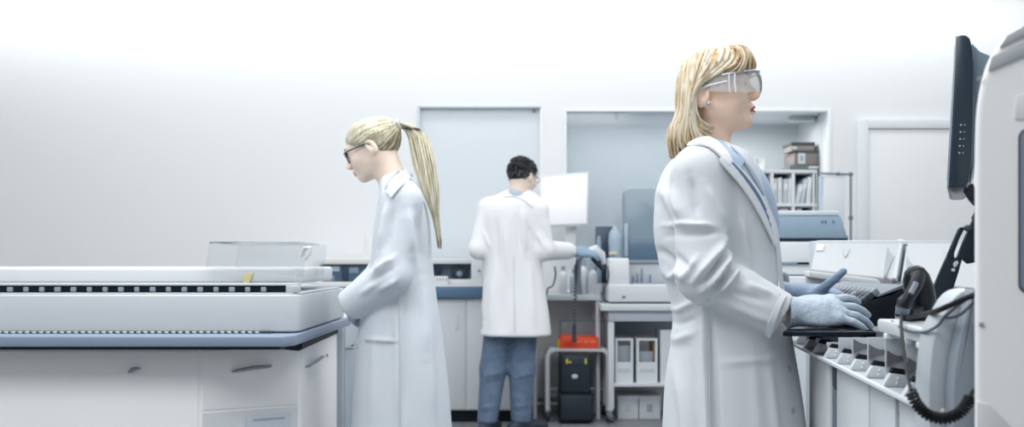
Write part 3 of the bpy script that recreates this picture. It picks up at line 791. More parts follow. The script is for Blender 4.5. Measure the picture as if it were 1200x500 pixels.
        bm = bmesh.new(); bm.faces.new([bm.verts.new(v) for v in ring[:-1]]); bmesh.ops.solidify(bm, geom=bm.faces[:], thickness=.001); bm_link('lens', bm, glass('lens_clear', 'eef3f6', .4, .03, .08), gl)
    g = G(); g.tube([hd.w((.097, .009, .008)), hd.w((.102, 0, .011)), hd.w((.097, -.009, .008))], .002, 8); g.build('bridge', fm, gl)
    legs_and_shoes(man, legs, [((hx, D-.09, 0), 180), ((hx, D+.09, 0), 180)], mat('dark_trousers', '39434f', .8), mat('white_shoe', 'c9ced2', .5))
    return man

# ================================================================== man at the back bench
def back_man():
    D = 6.03
    hd = Head(P(613, 208, D), frame(53, -10, 0), .98, True, neck=((-.030, 0, -.045), (-.026, 0, -.17)))
    sh_l, el_l, wr_l = P(573, 244, D+.02), P(561, 292, D-.04), P(590, 300, D+.24)
    sh_r, el_r, wr_r = P(629, 247, D-.04), P(637, 293, D-.05), P(668, 294, D+.22)
    cx = PX(600, D)
    legs = [[P(589, 356, D), P(578, 432, D+.02), P(571, 489, D-.03)], [P(613, 356, D), P(611.5, 432, D+.03), P(610.5, 490, D)]]
    for l in legs: l[2].z = .075
    neck = hd.w((-.026, 0, -.17))
    def body(p):
        d = sd_loft(p, [(.80, cx, D, .12, .09), (.88, cx, D, .145, .11), (1.05, cx, D, .135, .10), (1.25, cx, D, .16, .11), (1.36, cx, D, .14, .085), (1.43, cx+.01, D+.01, .05, .045)])
        d = smin(d, sd_caps(p, neck+Vector((0, 0, .02)), (cx+.01, D+.01, 1.36), .052, .05), .03)
        for a, b, c in ((sh_l, el_l, wr_l), (sh_r, el_r, wr_r)):
            d = smin(d, sd_caps(p, a, b, .05, .042), .04); d = smin(d, sd_caps(p, b, c, .042, .028), .02)
        for l in legs:
            d = smin(d, sd_caps(p, l[0], l[1], .075, .050), .01); d = smin(d, sd_caps(p, l[1], l[2], .050, .040), .01)
        return d
    me = body_mesh('person', hd, body, (cx-.36, D-.30, .03), (cx+.50, D+.42, 1.50), (cx-.12, D-.16, 1.32), (cx+.26, D+.22, 1.76), SKIN2, .0045, LIPS2)
    man = link_mesh('person', me, None, None, (cx, D, 0), 0)
    tag(man, 'dark-haired man in white coat and blue jeans seen from behind at the bench', 'person')
    hd.eyes(man, '4a3a2c')
    sd_mesh('shirt', lambda p: smax(sd_caps(p, P(606, 240, D), hd.w((-.045, 0, -.125)), .078, .0635), -sd_caps(p, hd.w((-.043, 0, -.11)), hd.w((-.030, 0, -.03)), .056, .075), .004), (cx-.14, D-.14, 1.26), (cx+.22, D+.20, 1.60), .006, mat('grey_blue_shirt', 'b9c6d3', .7), man)
    rows = [(222, 594, 622, .07), (230, 580, 632, .10), (238, 570, 638, .13), (252, 565, 639, .145), (275, 565, 637, .145), (305, 567, 635, .14), (335, 566, 638, .145), (365, 564, 643, .155), (393, 562, 646, .165)]
    st = [(PZ(y, D), (PX(a, D)+PX(b, D))/2, D, (PX(b, D)-PX(a, D))/2, ry) for y, a, b, ry in rows]
    top, bot = st[0][0], st[-1][0]
    dl = (wr_l-el_l).normalized(); dr = (wr_r-el_r).normalized()
    def coat(p):
        d = sd_loft(p, st, 2.3)
        a = sd_caps(p, sh_l, el_l, .066, .060); a = smin(a, sd_caps(p, el_l, wr_l+dl*.08, .060, .050), .02)
        a = np.maximum(a, (p-np.array(wr_l, f4))@np.array(dl, f4))
        b = sd_caps(p, sh_r, el_r, .070, .064); b = smin(b, sd_caps(p, el_r, wr_r+dr*.08, .064, .050), .02)
        b = np.maximum(b, (p-np.array(wr_r, f4))@np.array(dr, f4))
        d = smin(smin(d, a, .02), b, .02)
        d = smin(d, sd_caps(p, P(600, 236, D), sh_l, .06, .062), .03); d = smin(d, sd_caps(p, P(606, 236, D), sh_r, .06, .064), .03)
        d = smax(d, -sd_caps(p, wr_l-dl*.05, wr_l+dl*.1, .042, .044), .004); d = smax(d, -sd_caps(p, wr_r-dr*.05, wr_r+dr*.1, .042, .044), .004)
        d = smax(d, -sd_caps(p, P(608, 220, D+.03), P(612, 203, D+.04), .046, .066), .01)
        d = smax(d, -sd_loft(p, [(bot-.05, cx, D, .195, .14), (bot+.15, cx, D, .18, .13), (bot+.28, cx, D, .06, .05)]), .008)
        return d
    X = lambda x, y, x2, y2, h, w: (PX(x, D-.14), PZ(y, D-.14), PX(x2, D-.14), PZ(y2, D-.14), h, w)
    fl = [X(612, 240, 616, 300, .014, .016), X(606, 244, 610, 300, -.010, .016), X(592, 262, 596, 330, .010, .018), X(580, 250, 584, 320, -.008, .018), X(602, 330, 602, 400, .007, .016), X(620, 300, 626, 392, .009, .022), X(578, 320, 574, 392, .009, .022), X(628, 270, 642, 296, .010, .012), X(634, 262, 644, 284, -.008, .012), X(590, 340, 588, 395, -.006, .02), X(566, 270, 575, 292, .008, .012), X(618, 262, 630, 290, -.009, .012)]
    fl = [(a, b, c, d, h*1.35, w*.92) for a, b, c, d, h, w in fl]
    co = sd_mesh('lab_coat', coat, (cx-.36, D-.30, bot-.02), (cx+.50, D+.40, top+.06), .0085, COAT, man, 2, fl)
    bv = bvh_of(co, man)
    S = lambda nm, A, B, m, off, th, **k: bm_link(nm, cloth_strip(A, B, bv, off, th, **k), m, co)
    S('collar', [(592, 224), (603, 222), (614, 225), (624, 234)], [(590, 231), (601, 230), (613, 234), (624, 243)], COAT, .005, .004)
    S('back_seam', [(602, 300), (602, 345), (603, 390)], [(602.6, 300), (602.6, 345), (603.6, 390)], SEAM, .002, .002, nb=2)
    gm = mat('steel_blue_glove', '8fa9bf', .45, bump=.3, bscale=70)
    gloved('glove', wr_r+dr*.03, (.93, .3, -.06), (.1, -.5, .85), 1.15, -1, [(.2, .3, .2)]*4, [(.05, .045, -.015), (.08, .052, -.02), (.105, .05, -.03)], gm, man, .005)
    gloved('glove', wr_l+dl*.03, (.5, .8, -.15), (0, -.2, .95), 1.1, 1, [(.3, .4, .2)]*4, [(.05, .045, -.015), (.08, .052, -.02), (.105, .05, -.03)], gm, man, .005)
    # short hair
    hm, hm2 = hair_mat('dark_brown_hair', '2b2e31', '17191b'), hair_mat('greying_hair', '5a5d60', '34373a')
    def cap(p):
        q = hd.loc(p); d = sd_ell(q, (-.016, 0, .034), (.107, .083, .092))
        d = smax(d, np.maximum(np.where(q[..., 0] > 0, .9, .45)*q[..., 0]-q[..., 2], -.3), .01)
        d = smax(d, -(q[..., 2]+.052), .008)
        ear = q.copy(); ear[..., 1] = np.abs(ear[..., 1])
        d = smax(d, -sd_ell(ear, (-.016, .085, -.010), (.026, .026, .036)), .006)
        return d*hd.k
    hr = sd_mesh('hair', cap, (cx-.12, D-.18, 1.40), (cx+.28, D+.22, 1.80), .0048, hm, man, 1)
    s1, s2 = Locks(), Locks(); cen = hd.w((-.016, 0, .02))
    for i in range(420):
        th = rnd.uniform(0, 2*math.pi); z = rnd.uniform(-.55, .98); x, y = math.sqrt(max(0, 1-z*z))*math.cos(th), math.sqrt(max(0, 1-z*z))*math.sin(th)
        v = Vector((-.016+.108*x, .084*y, .034+.093*z))
        if v.z < (.9 if v.x > 0 else .45)*v.x+.004 or v.z < -.045: continue
        if abs(v.y) > .05 and -.042 < v.x < .012 and v.z < .024: continue
        n = Vector((x/.107, y/.083, z/.092)).normalized()
        t = Vector((.75, .25, -.15 if z > .4 else -.9)); t = (t-n*t.dot(n)).normalized()
        pts = [v-n*.004-t*.006, v+t*.006+n*.002, v+t*.019+n*(.004 if z < .5 else .009)]
        (s2 if (z < .1 and rnd.random() < .6) else s1).add([hd.w(q) for q in pts], rnd.uniform(.004, .0065), 6, 5, cen=cen)
    link_mesh('hair_locks', s1.mesh('hair_locks'), hm, hr, None, 0); link_mesh('hair_locks', s2.mesh('hair_locks'), hm2, hr, None, 0)
    fm = mat('thin_frame', '3b434a', .3)
    g = G()
    for sg in (1, -1):
        g.tube([hd.w((.101, sg*(.033+.024*math.cos(a)), .004+.017*math.sin(a))) for a in [2*math.pi*k/16 for k in range(17)]], .0018, 6)
        g.tube([hd.w((.097, sg*.057, .012)), hd.w((.03, sg*.080, .012)), hd.w((-.030, sg*.078, .0))], .002, 6)
    g.tube([hd.w((.101, .010, .008)), hd.w((.103, -.010, .008))], .0018, 6)
    g.build('glasses', fm, man)
    jm = mat('blue_denim', '60748b', .85, bump=.5, bscale=24, var=.22, vscale=14)
    Y = lambda x, y, x2, y2, h, w: (PX(x, D-.08), PZ(y, D-.08), PX(x2, D-.08), PZ(y2, D-.08), h, w)
    fl = [Y(566, 442, 590, 436, .008, .010), Y(566, 450, 588, 446, -.007, .010), Y(564, 478, 580, 474, .008, .008), Y(562, 484, 580, 482, -.006, .008), Y(600, 444, 624, 438, .008, .010), Y(600, 478, 622, 474, .008, .008), Y(600, 484, 620, 482, -.006, .008), Y(580, 405, 600, 412, .007, .010), Y(606, 410, 628, 404, .007, .010)]
    legs_and_shoes(man, legs, [((legs[0][2].x, legs[0][2].y, 0), 70), ((legs[1][2].x, legs[1][2].y, 0), 35)], jm, mat('navy_shoe', '28313f', .5), .100, .062, foot=.28, h=.009, fl=fl)
    return man
# ------------------------------------------------------------------ the room
WALL = mat('white_wall_paint', 'eef0f1', .7, bump=.02, bscale=160, spec=.2)
PLAST = mat('white_plastic', 'd9dcdf', .42, bump=.015, bscale=90)
PLAST2 = mat('cool_grey_plastic', 'b9c1c8', .45)
PLAST3 = mat('mid_grey_plastic', '8d98a3', .45)
CAB = mat('white_laminate', 'f8f8f8', .45, var=.015, vscale=2)
DARK = mat('black_plastic', '141c26', .35)
DARK2 = mat('charcoal_plastic', '26303b', .4)
NAVY = mat('navy_recess', '1b2d40', .4)
BLUE = mat('steel_blue_edge', '54738f', .45)
STEEL = mat('brushed_steel', 'aab2b9', .3, .9)
WALLY = 7.0

def floor_mat():
    m = mat('grey_vinyl_floor', '85898e', .35, var=.05, vscale=3)
    nt = m.node_tree; b = nt.nodes['Principled BSDF']
    br = nt.nodes.new('ShaderNodeTexBrick'); br.offset = 0; br.inputs['Scale'].default_value = 1.6
    br.inputs['Color1'].default_value = (*lin('888c91'), 1); br.inputs['Color2'].default_value = (*lin('82868b'), 1); br.inputs['Mortar'].default_value = (*lin('6a6f75'), 1)
    br.inputs['Mortar Size'].default_value = .006; br.inputs['Brick Width'].default_value = .5; br.inputs['Row Height'].default_value = .5
    tc = [n for n in nt.nodes if n.type == 'TEX_COORD'][0]
    nt.links.new(tc.outputs['Object'], br.inputs['Vector']); nt.links.new(br.outputs['Color'], b.inputs['Base Color'])
    return m
def struct(g, name, m, parent=None, ang=40):
    o = g.build(name, m, parent, None, ang)
    if parent is None: o['kind'] = 'structure'
    return o

def build_room():
    struct(G().box(-4.3, 4.0, -1.2, 8.3, -.1, 0), 'floor', floor_mat())
    struct(G().box(-4.3, 4.0, -1.2, 8.3, 3.0, 3.1), 'ceiling', mat('ceiling_white', 'f2f3f3', .8))
    struct(G().box(-4.4, -4.3, -1.2, 8.3, 0, 3.0), 'wall_left', WALL)
    struct(G().box(4.0, 4.1, -1.2, 8.3, 0, 3.0), 'wall_right', WALL)
    # back wall with an opening (x0..x1, z0..z1) and a shallow glazed field
    ox0, ox1, oz0, oz1 = PX(662, WALLY), PX(971, WALLY), .92, PZ(129, WALLY)
    wx0, wx1, wz0, wz1 = PX(491, WALLY), PX(634, WALLY), .95, PZ(126, WALLY)
    g = G(); T = .12
    g.box(-4.3, wx0, WALLY, WALLY+T, 0, 3.0); g.box(wx0, wx1, WALLY, WALLY+T, 0, wz0); g.box(wx0, wx1, WALLY, WALLY+T, wz1, 3.0)
    g.box(wx1, ox0, WALLY, WALLY+T, 0, 3.0); g.box(ox0, ox1, WALLY, WALLY+T, 0, oz0); g.box(ox0, ox1, WALLY, WALLY+T, oz1, 3.0); g.box(ox1, 4.0, WALLY, WALLY+T, 0, 3.0)
    struct(g, 'wall_back', WALL)
    RC = mat('grey_recess_paint', 'd3d9dd', .7, spec=.2)
    g = G(); y1 = WALLY+.75
    g.box(ox0-.03, ox1+.03, y1, y1+.05, oz0-.1, oz1+.1); g.box(ox0-.05, ox0, WALLY+T, y1, oz0-.1, oz1+.1); g.box(ox1, ox1+.05, WALLY+T, y1, oz0-.1, oz1+.1)
    g.box(ox0, ox1, WALLY+T, y1, oz1, oz1+.05); g.box(ox0, ox1, WALLY+T, y1, oz0-.05, oz0)
    struct(g, 'wall_recess', RC)
    # frosted field left of the opening
    w = struct(G().box(wx0, wx1, WALLY+.035, WALLY+.05, wz0, wz1), 'window_1', mat('frosted_pane', 'dde4e9', .3, spec=.5))
    g = G(); g.box(wx0-.012, wx0+.008, WALLY-.012, WALLY+.05, wz0, wz1+.012, .003); g.box(wx0, wx1, WALLY-.012, WALLY+.05, wz1-.004, wz1+.012, .003); g.build('window_frame', mat('pale_frame', 'c7d2dc', .4), w)
    g = G(); g.box(wx1-.008, wx1+.01, WALLY-.006, WALLY+.05, wz0, wz1, .003); g.build('window_frame', WALL, w)
    g = G(); g.box(PX(624, WALLY), PX(628, WALLY), WALLY+.02, WALLY+.04, PZ(131, WALLY), PZ(128, WALLY), .002); g.build('catch', mat('grey_catch', '8b959e', .4), w)
    # sliding pane over the left half of the opening
    w = struct(G().box(ox0+.01, PX(792, WALLY), WALLY+.03, WALLY+.038, oz0, oz1-.01), 'window_2', glass('sliding_glass', 'd9e2e8', .25, .08, .35))
    g = G(); g.box(ox0, ox1, WALLY-.01, WALLY+.06, oz1-.012, oz1+.006, .003); g.box(ox0-.004, ox0+.012, WALLY-.01, WALLY+.06, oz0, oz1, .003); g.box(ox1-.008, ox1+.018, WALLY-.012, WALLY+.06, oz0, oz1, .003)
    g.build('window_frame', mat('pale_rail', 'e9eef0', .4), w)
    g = G(); g.box(PX(722, WALLY), PX(724, WALLY), WALLY+.02, WALLY+.03, oz1-.06, oz1-.012, .002); g.build('hanger', PLAST2, w)
    # door at the right
    dx0, dx1, dz = PX(1016, WALLY), PX(1150, WALLY), PZ(152, WALLY)
    d = struct(G().box(dx0, dx1, WALLY-.030, WALLY-.002, .0, dz, .004), 'door_1', mat('white_door', 'eff1f2', .5))
    g = G(); a, b = PX(1003, WALLY), PX(1163, WALLY); zt = PZ(141, WALLY)
    g.box(a, dx0-.004, WALLY-.045, WALLY, 0, zt, .004); g.box(dx1+.004, b, WALLY-.045, WALLY, 0, zt, .004); g.box(dx0-.004, dx1+.004, WALLY-.045, WALLY, dz+.004, zt, .004)
    g.build('door_frame', mat('white_frame', 'e6eaec', .5), d)
    g = G(); g.rod((dx1-.07, WALLY-.03, 1.02), (dx1-.07, WALLY-.075, 1.02), .010); g.rod((dx1-.07, WALLY-.07, 1.02), (dx1-.19, WALLY-.07, 1.02), .009); g.build('door_handle', STEEL, d)
    g = G(); g.box(-4.3, PX(1003, WALLY), WALLY-.015, WALLY, 0, .075, .003); struct(g, 'baseboard_back', mat('white_skirting', 'd7dadd', .5))

# ------------------------------------------------------------------ left analyzer
def left_analyzer():
    t = thing('laboratory_analyzer', (-1.45, 3.75, 0), 'long white laboratory analyzer with a row of dark tube ports and cupboard doors below', 'laboratory analyzer')
    XR = -.714
    fp = [(-2.5, 3.30), (-1.05, 3.30), (-.748, 3.455), (-.735, 4.12), (-2.5, 4.12)]
    G().prism(fp, 'z', .04, .768, .006).build('cabinet', CAB, t)
    G().prism([(x*.995, y+.05 if y < 3.6 else y-.05) for x, y in fp], 'z', 0, .045).build('plinth', DARK2, t)
    # doors and drawer on the front
    def panel(name, a, b, z0, z1, m=CAB, th=.0035, pr=t, bev=.001):
        A, B = Vector((*a, 0)), Vector((*b, 0)); u = (B-A).normalized(); n = Vector((u.y, -u.x, 0))
        M = Matrix(((u.x, n.x, 0, A.x), (u.y, n.y, 0, A.y), (0, 0, 1, 0), (0, 0, 0, 1)))
        return G(M).box(.003, (B-A).length-.003, -.002, th, z0, z1, bev).build(name, m, pr), M, (B-A).length
    def pull(M, x0, x1, z, pr):
        g = G(M); g.tube([(x0, .006, z-.012), (x0+.01, .02, z-.008), ((x0+x1)/2, .024, z), (x1-.01, .02, z+.002), (x1, .006, z+.002)], [.003, .006, .008, .006, .002], 8, flat=.8)
        g.build('handle', mat('grey_pull', '8a9097', .35), pr)
    d, M, L = panel('door', (-2.45, 3.30), (-1.75, 3.30), .06, .755); pull(M, .60, .69, .692, d)
    d, M, L = panel('door', (-1.747, 3.30), (-1.052, 3.30), .06, .755); pull(M, .46, .50, .695, d)
    d, M, L = panel('door', (-1.045, 3.302), (-.752, 3.452), .555, .755); pull(M, .10, .235, .692, d)
    d, M, L = panel('drawer', (-1.045, 3.302), (-.752, 3.452), .06, .545, mat('drawer_front', 'd2d6d9', .45))
    g = G(M); g.box(L*.45, L-.03, .006, .009, .40, .527, .003); g.build('label_holder', mat('pale_card', 'c3cbd3', .5), d)
    g = G(M); g.box(L*.52, L-.05, .009, .0105, .508, .514, .001); g.build('label_line', mat('label_print', '9aa6b4', .6), d)
    d, M, L = panel('door', (-.7475, 3.465), (-.7355, 4.10), .06, .755); pull(M, .05, .30, .69, d)
    g = G(M); g.lathe([(.006, 0), (.006, .004), (0, .005)], M @ Vector((.42, .006, .685)), 10, Matrix.Rotation(R(90), 3, 'Y')); g.M = None; g.build('lock', mat('grey_pull', '8a9097', .35), d)
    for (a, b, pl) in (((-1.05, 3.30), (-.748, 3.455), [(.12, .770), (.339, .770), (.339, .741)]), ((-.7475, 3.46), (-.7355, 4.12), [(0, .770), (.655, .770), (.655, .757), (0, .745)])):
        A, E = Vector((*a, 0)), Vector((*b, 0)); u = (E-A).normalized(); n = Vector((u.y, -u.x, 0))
        G(Matrix(((u.x, n.x, 0, A.x), (u.y, n.y, 0, A.y), (0, 0, 1, 0), (0, 0, 0, 1)))).prism(pl, 'y', -.002, .007, 0).build('deck_shade_wedge', mat('deck_gap_shade', '1e2833', .5), t)  # dark wedges standing in for the shade under the deck overhang
    # deck
    dk = G(); dk.prism([(-2.5, 3.15), (-.735, 3.15), (-.705, 3.19), (-.700, 4.25), (-2.5, 4.25)], 'z', .781, .815, .004); dk.build('deck', mat('blue_grey_deck', '8391a6', .4), t)
    G().prism([(-2.5, 3.22), (-.76, 3.22), (-.74, 4.15), (-2.5, 4.15)], 'z', .766, .782).build('deck_shadow_rail', mat('deck_gap_shade', '1e2833', .5), t)
    # upper body with the rounded front right corner
    up = [(-2.5, 3.286), (-.755, 3.286), (-.730, 3.292), (-.717, 3.305), (XR, 3.33), (XR-.004, 4.19), (-2.5, 4.19)]
    G().prism(up, 'z', .8195, .944, .006, 3).build('housing', mat('analyzer_housing', 'c8cdd1', .38), t)
    # patterned strip between deck and housing
    g = G(); g.box(-2.5, -.80, 3.268, 3.30, .815, .8205); st = g.build('guide_strip', mat('dark_guide', '2f3b40', .5), t)
    g = G()
    for k in range(71):
        x = -2.48+k*.0232; g.box(x, x+.014, 3.262, 3.285, .8165, .8215, .002, rot=Matrix.Rotation(R(14), 3, 'Y'))
    g.build('guide_tooth', mat('pale_guide', 'b7c4bd', .4), st)
    # rack of ports on top
    x1 = PX(335, 3.31)
    g = G(); g.prism([(-2.5, 3.30), (-.745, 3.30), (-.715, 3.33), (-.72, 4.1), (-2.5, 4.1)], 'z', .944, .950, .002); g.build('top_plate', mat('top_plate', 'c3c9ce', .4), t)
    g = G(); g.box(-2.5, x1, 3.318, 3.34, .950, .974); ps = g.build('port_strip', mat('port_black', '101a24', .35), t)
    for k in range(34):
        x = PX(330, 3.31)-.062-k*.0535
        if x < -2.3: break
        w = rnd.uniform(.016, .022)
        G().box(x-w/2, x+w/2, 3.310, 3.325, .953, .969, .003).build('tube_port', mat('port_cap', '8d9aa8', .35), ps)
    g = G(); g.box(x1, -.722, 3.306, 3.36, .950, .975, .004); g.build('end_cap', PLAST2, t)
    g = G(); g.box(-2.5, -.73, 3.312, 3.40, .974, .982, .003); g.build('port_lip', mat('pale_lip', 'c9ced3', .4), t)
    g = G(); g.box(-2.5, -.745, 3.40, 4.08, .978, PZ(313, 3.4), .012, 3); g.build('cover', mat('pale_cover', 'd3d6d9', .5), t)
    # clear hood at the right end of the top
    hx0, hx1 = PX(256, 3.5), PX(369, 3.5)
    g = G(); zt = PZ(284, 3.5)
    g.prism([(hx0, 1.036), (hx0+.012, zt), (hx1-.045, zt), (hx1, zt-.006), (hx1-.012, 1.00)], 'y', 3.36, 3.366, .002); g.prism([(hx0, 1.036), (hx0+.012, zt), (hx1-.045, zt), (hx1, zt-.006), (hx1-.012, 1.00)], 'y', 3.72, 3.726, .002)
    g.box(hx0+.01, hx1-.03, 3.36, 3.726, zt-.006, zt, .002)
    g.build('clear_hood', glass('clear_acrylic', 'f0f3f5', .1, .06, .06, 1.2), t)
    g = G(); g.tube([P(352, 300, 3.4), P(357, 291, 3.4), P(364, 290, 3.4), P(362, 297, 3.4), P(357, 304, 3.4)], .008, 8); g.build('hood_hinge', mat('white_hinge', 'e5e8ea', .3), t)
    g = G(); a = P(285, 331, 3.395); g.prism([(a.x, a.z), (a.x+.022, a.z), (a.x+.036, a.z+.034), (a.x+.002, a.z+.028)], 'y', 3.392, 3.399, .001); g.build('yellow_sticker', mat('pale_yellow', 'dccf94', .5), t)
    return t

def storage_cabinet():
    t = thing('storage_cabinet', (-1.1, 4.6, 0), 'tall grey-white cabinet with a pull handle behind the big analyzer, beside the ponytailed woman', 'cabinet')
    G().box(-1.6, -.735, 4.27, 4.95, .05, .80, .006).build('body', mat('grey_laminate', 'b9c2ca', .45), t)
    G().box(-1.58, -.76, 4.30, 4.92, 0, .05).build('plinth', DARK2, t)
    d = G().box(-.737, -.728, 4.285, 4.60, .07, .79, .003).build('door', mat('grey_laminate2', 'aeb8c1', .45), t)
    g = G(); g.tube([(-.728, 4.30, .675), (-.700, 4.31, .675), (-.700, 4.44, .677), (-.728, 4.45, .677)], .006, 8); g.build('handle', mat('grey_pull', '8a9097', .35), d)
    d = G().box(-.737, -.728, 4.61, 4.93, .07, .79, .003).build('door', mat('grey_laminate2', 'aeb8c1', .45), t)
    g = G(); g.tube([(-.728, 4.63, .675), (-.700, 4.64, .675), (-.700, 4.77, .677), (-.728, 4.78, .677)], .006, 8); g.build('handle', mat('grey_pull', '8a9097', .35), d)

# ------------------------------------------------------------------ back bench and what stands on it
BY = 6.42
def back_bench():
    t = thing('lab_worktop', (-.7, 6.7, 0), 'white worktop with a deep blue-grey front edge behind the ponytailed woman', 'worktop')
    G().box(-1.62, .12, BY, WALLY-.02, .872, .905, .004).build('top', PLAST, t)
    G().box(-1.62, .12, BY-.012, BY+.03, .820, .897, .006).build('front_edge', BLUE, t)
    G().box(-1.62, -1.56, BY+.04, WALLY-.02, 0, .872, .004).build('end_panel', CAB, t)
    c = thing('base_cabinet', (-.3, 6.7, 0), 'plain white base cabinet with a black kickboard under the blue-edged worktop', 'cabinet')
    G().box(-.72, .11, BY+.045, WALLY-.03, .08, .872, .003).build('body', CAB, c)
    G().box(-.70, .10, BY+.08, WALLY-.03, 0, .082).build('kickboard', DARK, c)
    for x0, x1 in ((-.715, -.305), (-.297, .107)):
        d = G().box(x0, x1, BY+.028, BY+.046, .09, .815, .003).build('door', mat('cabinet_door', 'd4d8dc', .45), c)
        G().rod((x1-.06, BY+.012, .72), (x1-.06, BY+.012, .62), .005).build('handle', mat('white_handle', 'e6e9eb', .4), d)
    # rounded instrument at the left
    t = thing('benchtop_incubator', (PX(397, 6.6), 6.68, .905), 'white instrument with rounded housing and dark blue window at the left of the worktop', 'instrument')
    x0, x1, z0, z1 = PX(361, 6.5), PX(446, 6.5), .905, PZ(302, 6.5)
    out = rrect(x0, x1, z0, z1, .085, 6); inn = rrect(x0+.065, x1-.03, z0+.02, z1-.042, .035, 6)
    G().prism(out, 'y', 6.5, 6.56, .008, hole=inn).build('bezel', mat('warm_white_plastic', 'e4e3df', .4), t)
    G().prism(rrect(x0+.004, x1-.004, z0, z1-.004, .08, 6), 'y', 6.56, 6.95, .01).build('housing', PLAST, t)
    G().prism(rrect(x0+.06, x1-.028, z0+.018, z1-.04, .035, 6), 'y', 6.545, 6.562).build('window', mat('deep_blue_window', '4a6379', .25), t)
    for a, b, c_, d_, m in ((377, 398, 318, 312, 'a9bccb'), (401, 408, 330, 312, '23384d'), (409, 420, 320, 313, '8397a9'), (380, 392, 330, 323, '708aa0')):
        G().box(PX(a, 6.54), PX(b, 6.54), 6.538, 6.547, PZ(c_, 6.54), PZ(d_, 6.54), .003).build('inner_module', mat('module_'+m, m, .4), t)
    o = G().lathe([(.012, 0), (.012, .12), (.009, .135), (.009, .155), (0, .157)], P(429, 302, 6.6), 14).build('plastic_tube', mat('tube_white', 'eceded', .4), None, P(429, 302, 6.6))
    tag(o, 'slim upright white plastic tube on the rounded instrument, just before the bent woman', 'tube')
    # low instrument with a recess right of the woman
    t = thing('sample_reader', (PX(535, 6.6), 6.7, .905), 'low white instrument with a dark recess between the ponytailed woman and the man', 'instrument')
    x0, x1, z0, z1 = PX(485, 6.48), PX(566, 6.48), .905, PZ(303, 6.48)
    rx0, rx1, rz0, rz1 = PX(507, 6.48), PX(552, 6.48), PZ(327, 6.48), PZ(309, 6.48)
    g = G(); g.box(x0, rx0, 6.48, 6.9, z0, z1, .006); g.box(rx1, x1, 6.48, 6.9, z0, z1, .006); g.box(rx0-.008, rx1+.008, 6.48, 6.9, rz1, z1, .006); g.box(rx0-.008, rx1+.008, 6.48, 6.9, z0, rz0, .004); g.box(rx0-.01, rx1+.01, 6.62, 6.9, z0, z1-.005)
    g.build('housing', PLAST, t)
    G().box(rx0, rx1, 6.60, 6.622, rz0, rz1).build('recess_back', mat('recess_blue', '6c8296', .45), t)
    G().box(PX(528, 6.5), PX(547, 6.5), 6.55, 6.60, rz0, rz0+.075, .004).build('drive_unit', NAVY, t)
    G().ell((PX(538, 6.5), 6.548, rz0+.035), (.022, .012, .020), 14).build('lens', mat('grey_lens', '8fa2b3', .2), t)
    G().box(PX(511, 6.5), PX(516, 6.5), 6.55, 6.60, rz0+.03, rz0+.07, .003).build('post', NAVY, t)
    G().box(PX(560, 6.48), PX(563, 6.48), 6.474, 6.482, PZ(318, 6.48), PZ(316, 6.48), .001).build('button', PLAST3, t)
    t = thing('tube_rack', (PX(516, 6.45), 6.45, .905), 'small white slotted tube rack in front of the low instrument', 'tube rack')
    G().box(PX(507, 6.45), PX(525, 6.45), 6.432, 6.474, .905, .963, .004).build('rack', mat('rack_white', 'e9ecee', .4), t)
    g = G()
    for k in range(5): x = PX(508.6+k*3.6, 6.43); g.box(x-.003, x+.003, 6.429, 6.434, .935, .955, .001)
    g.build('slot', mat('slot_grey', '7d8994', .5), t)

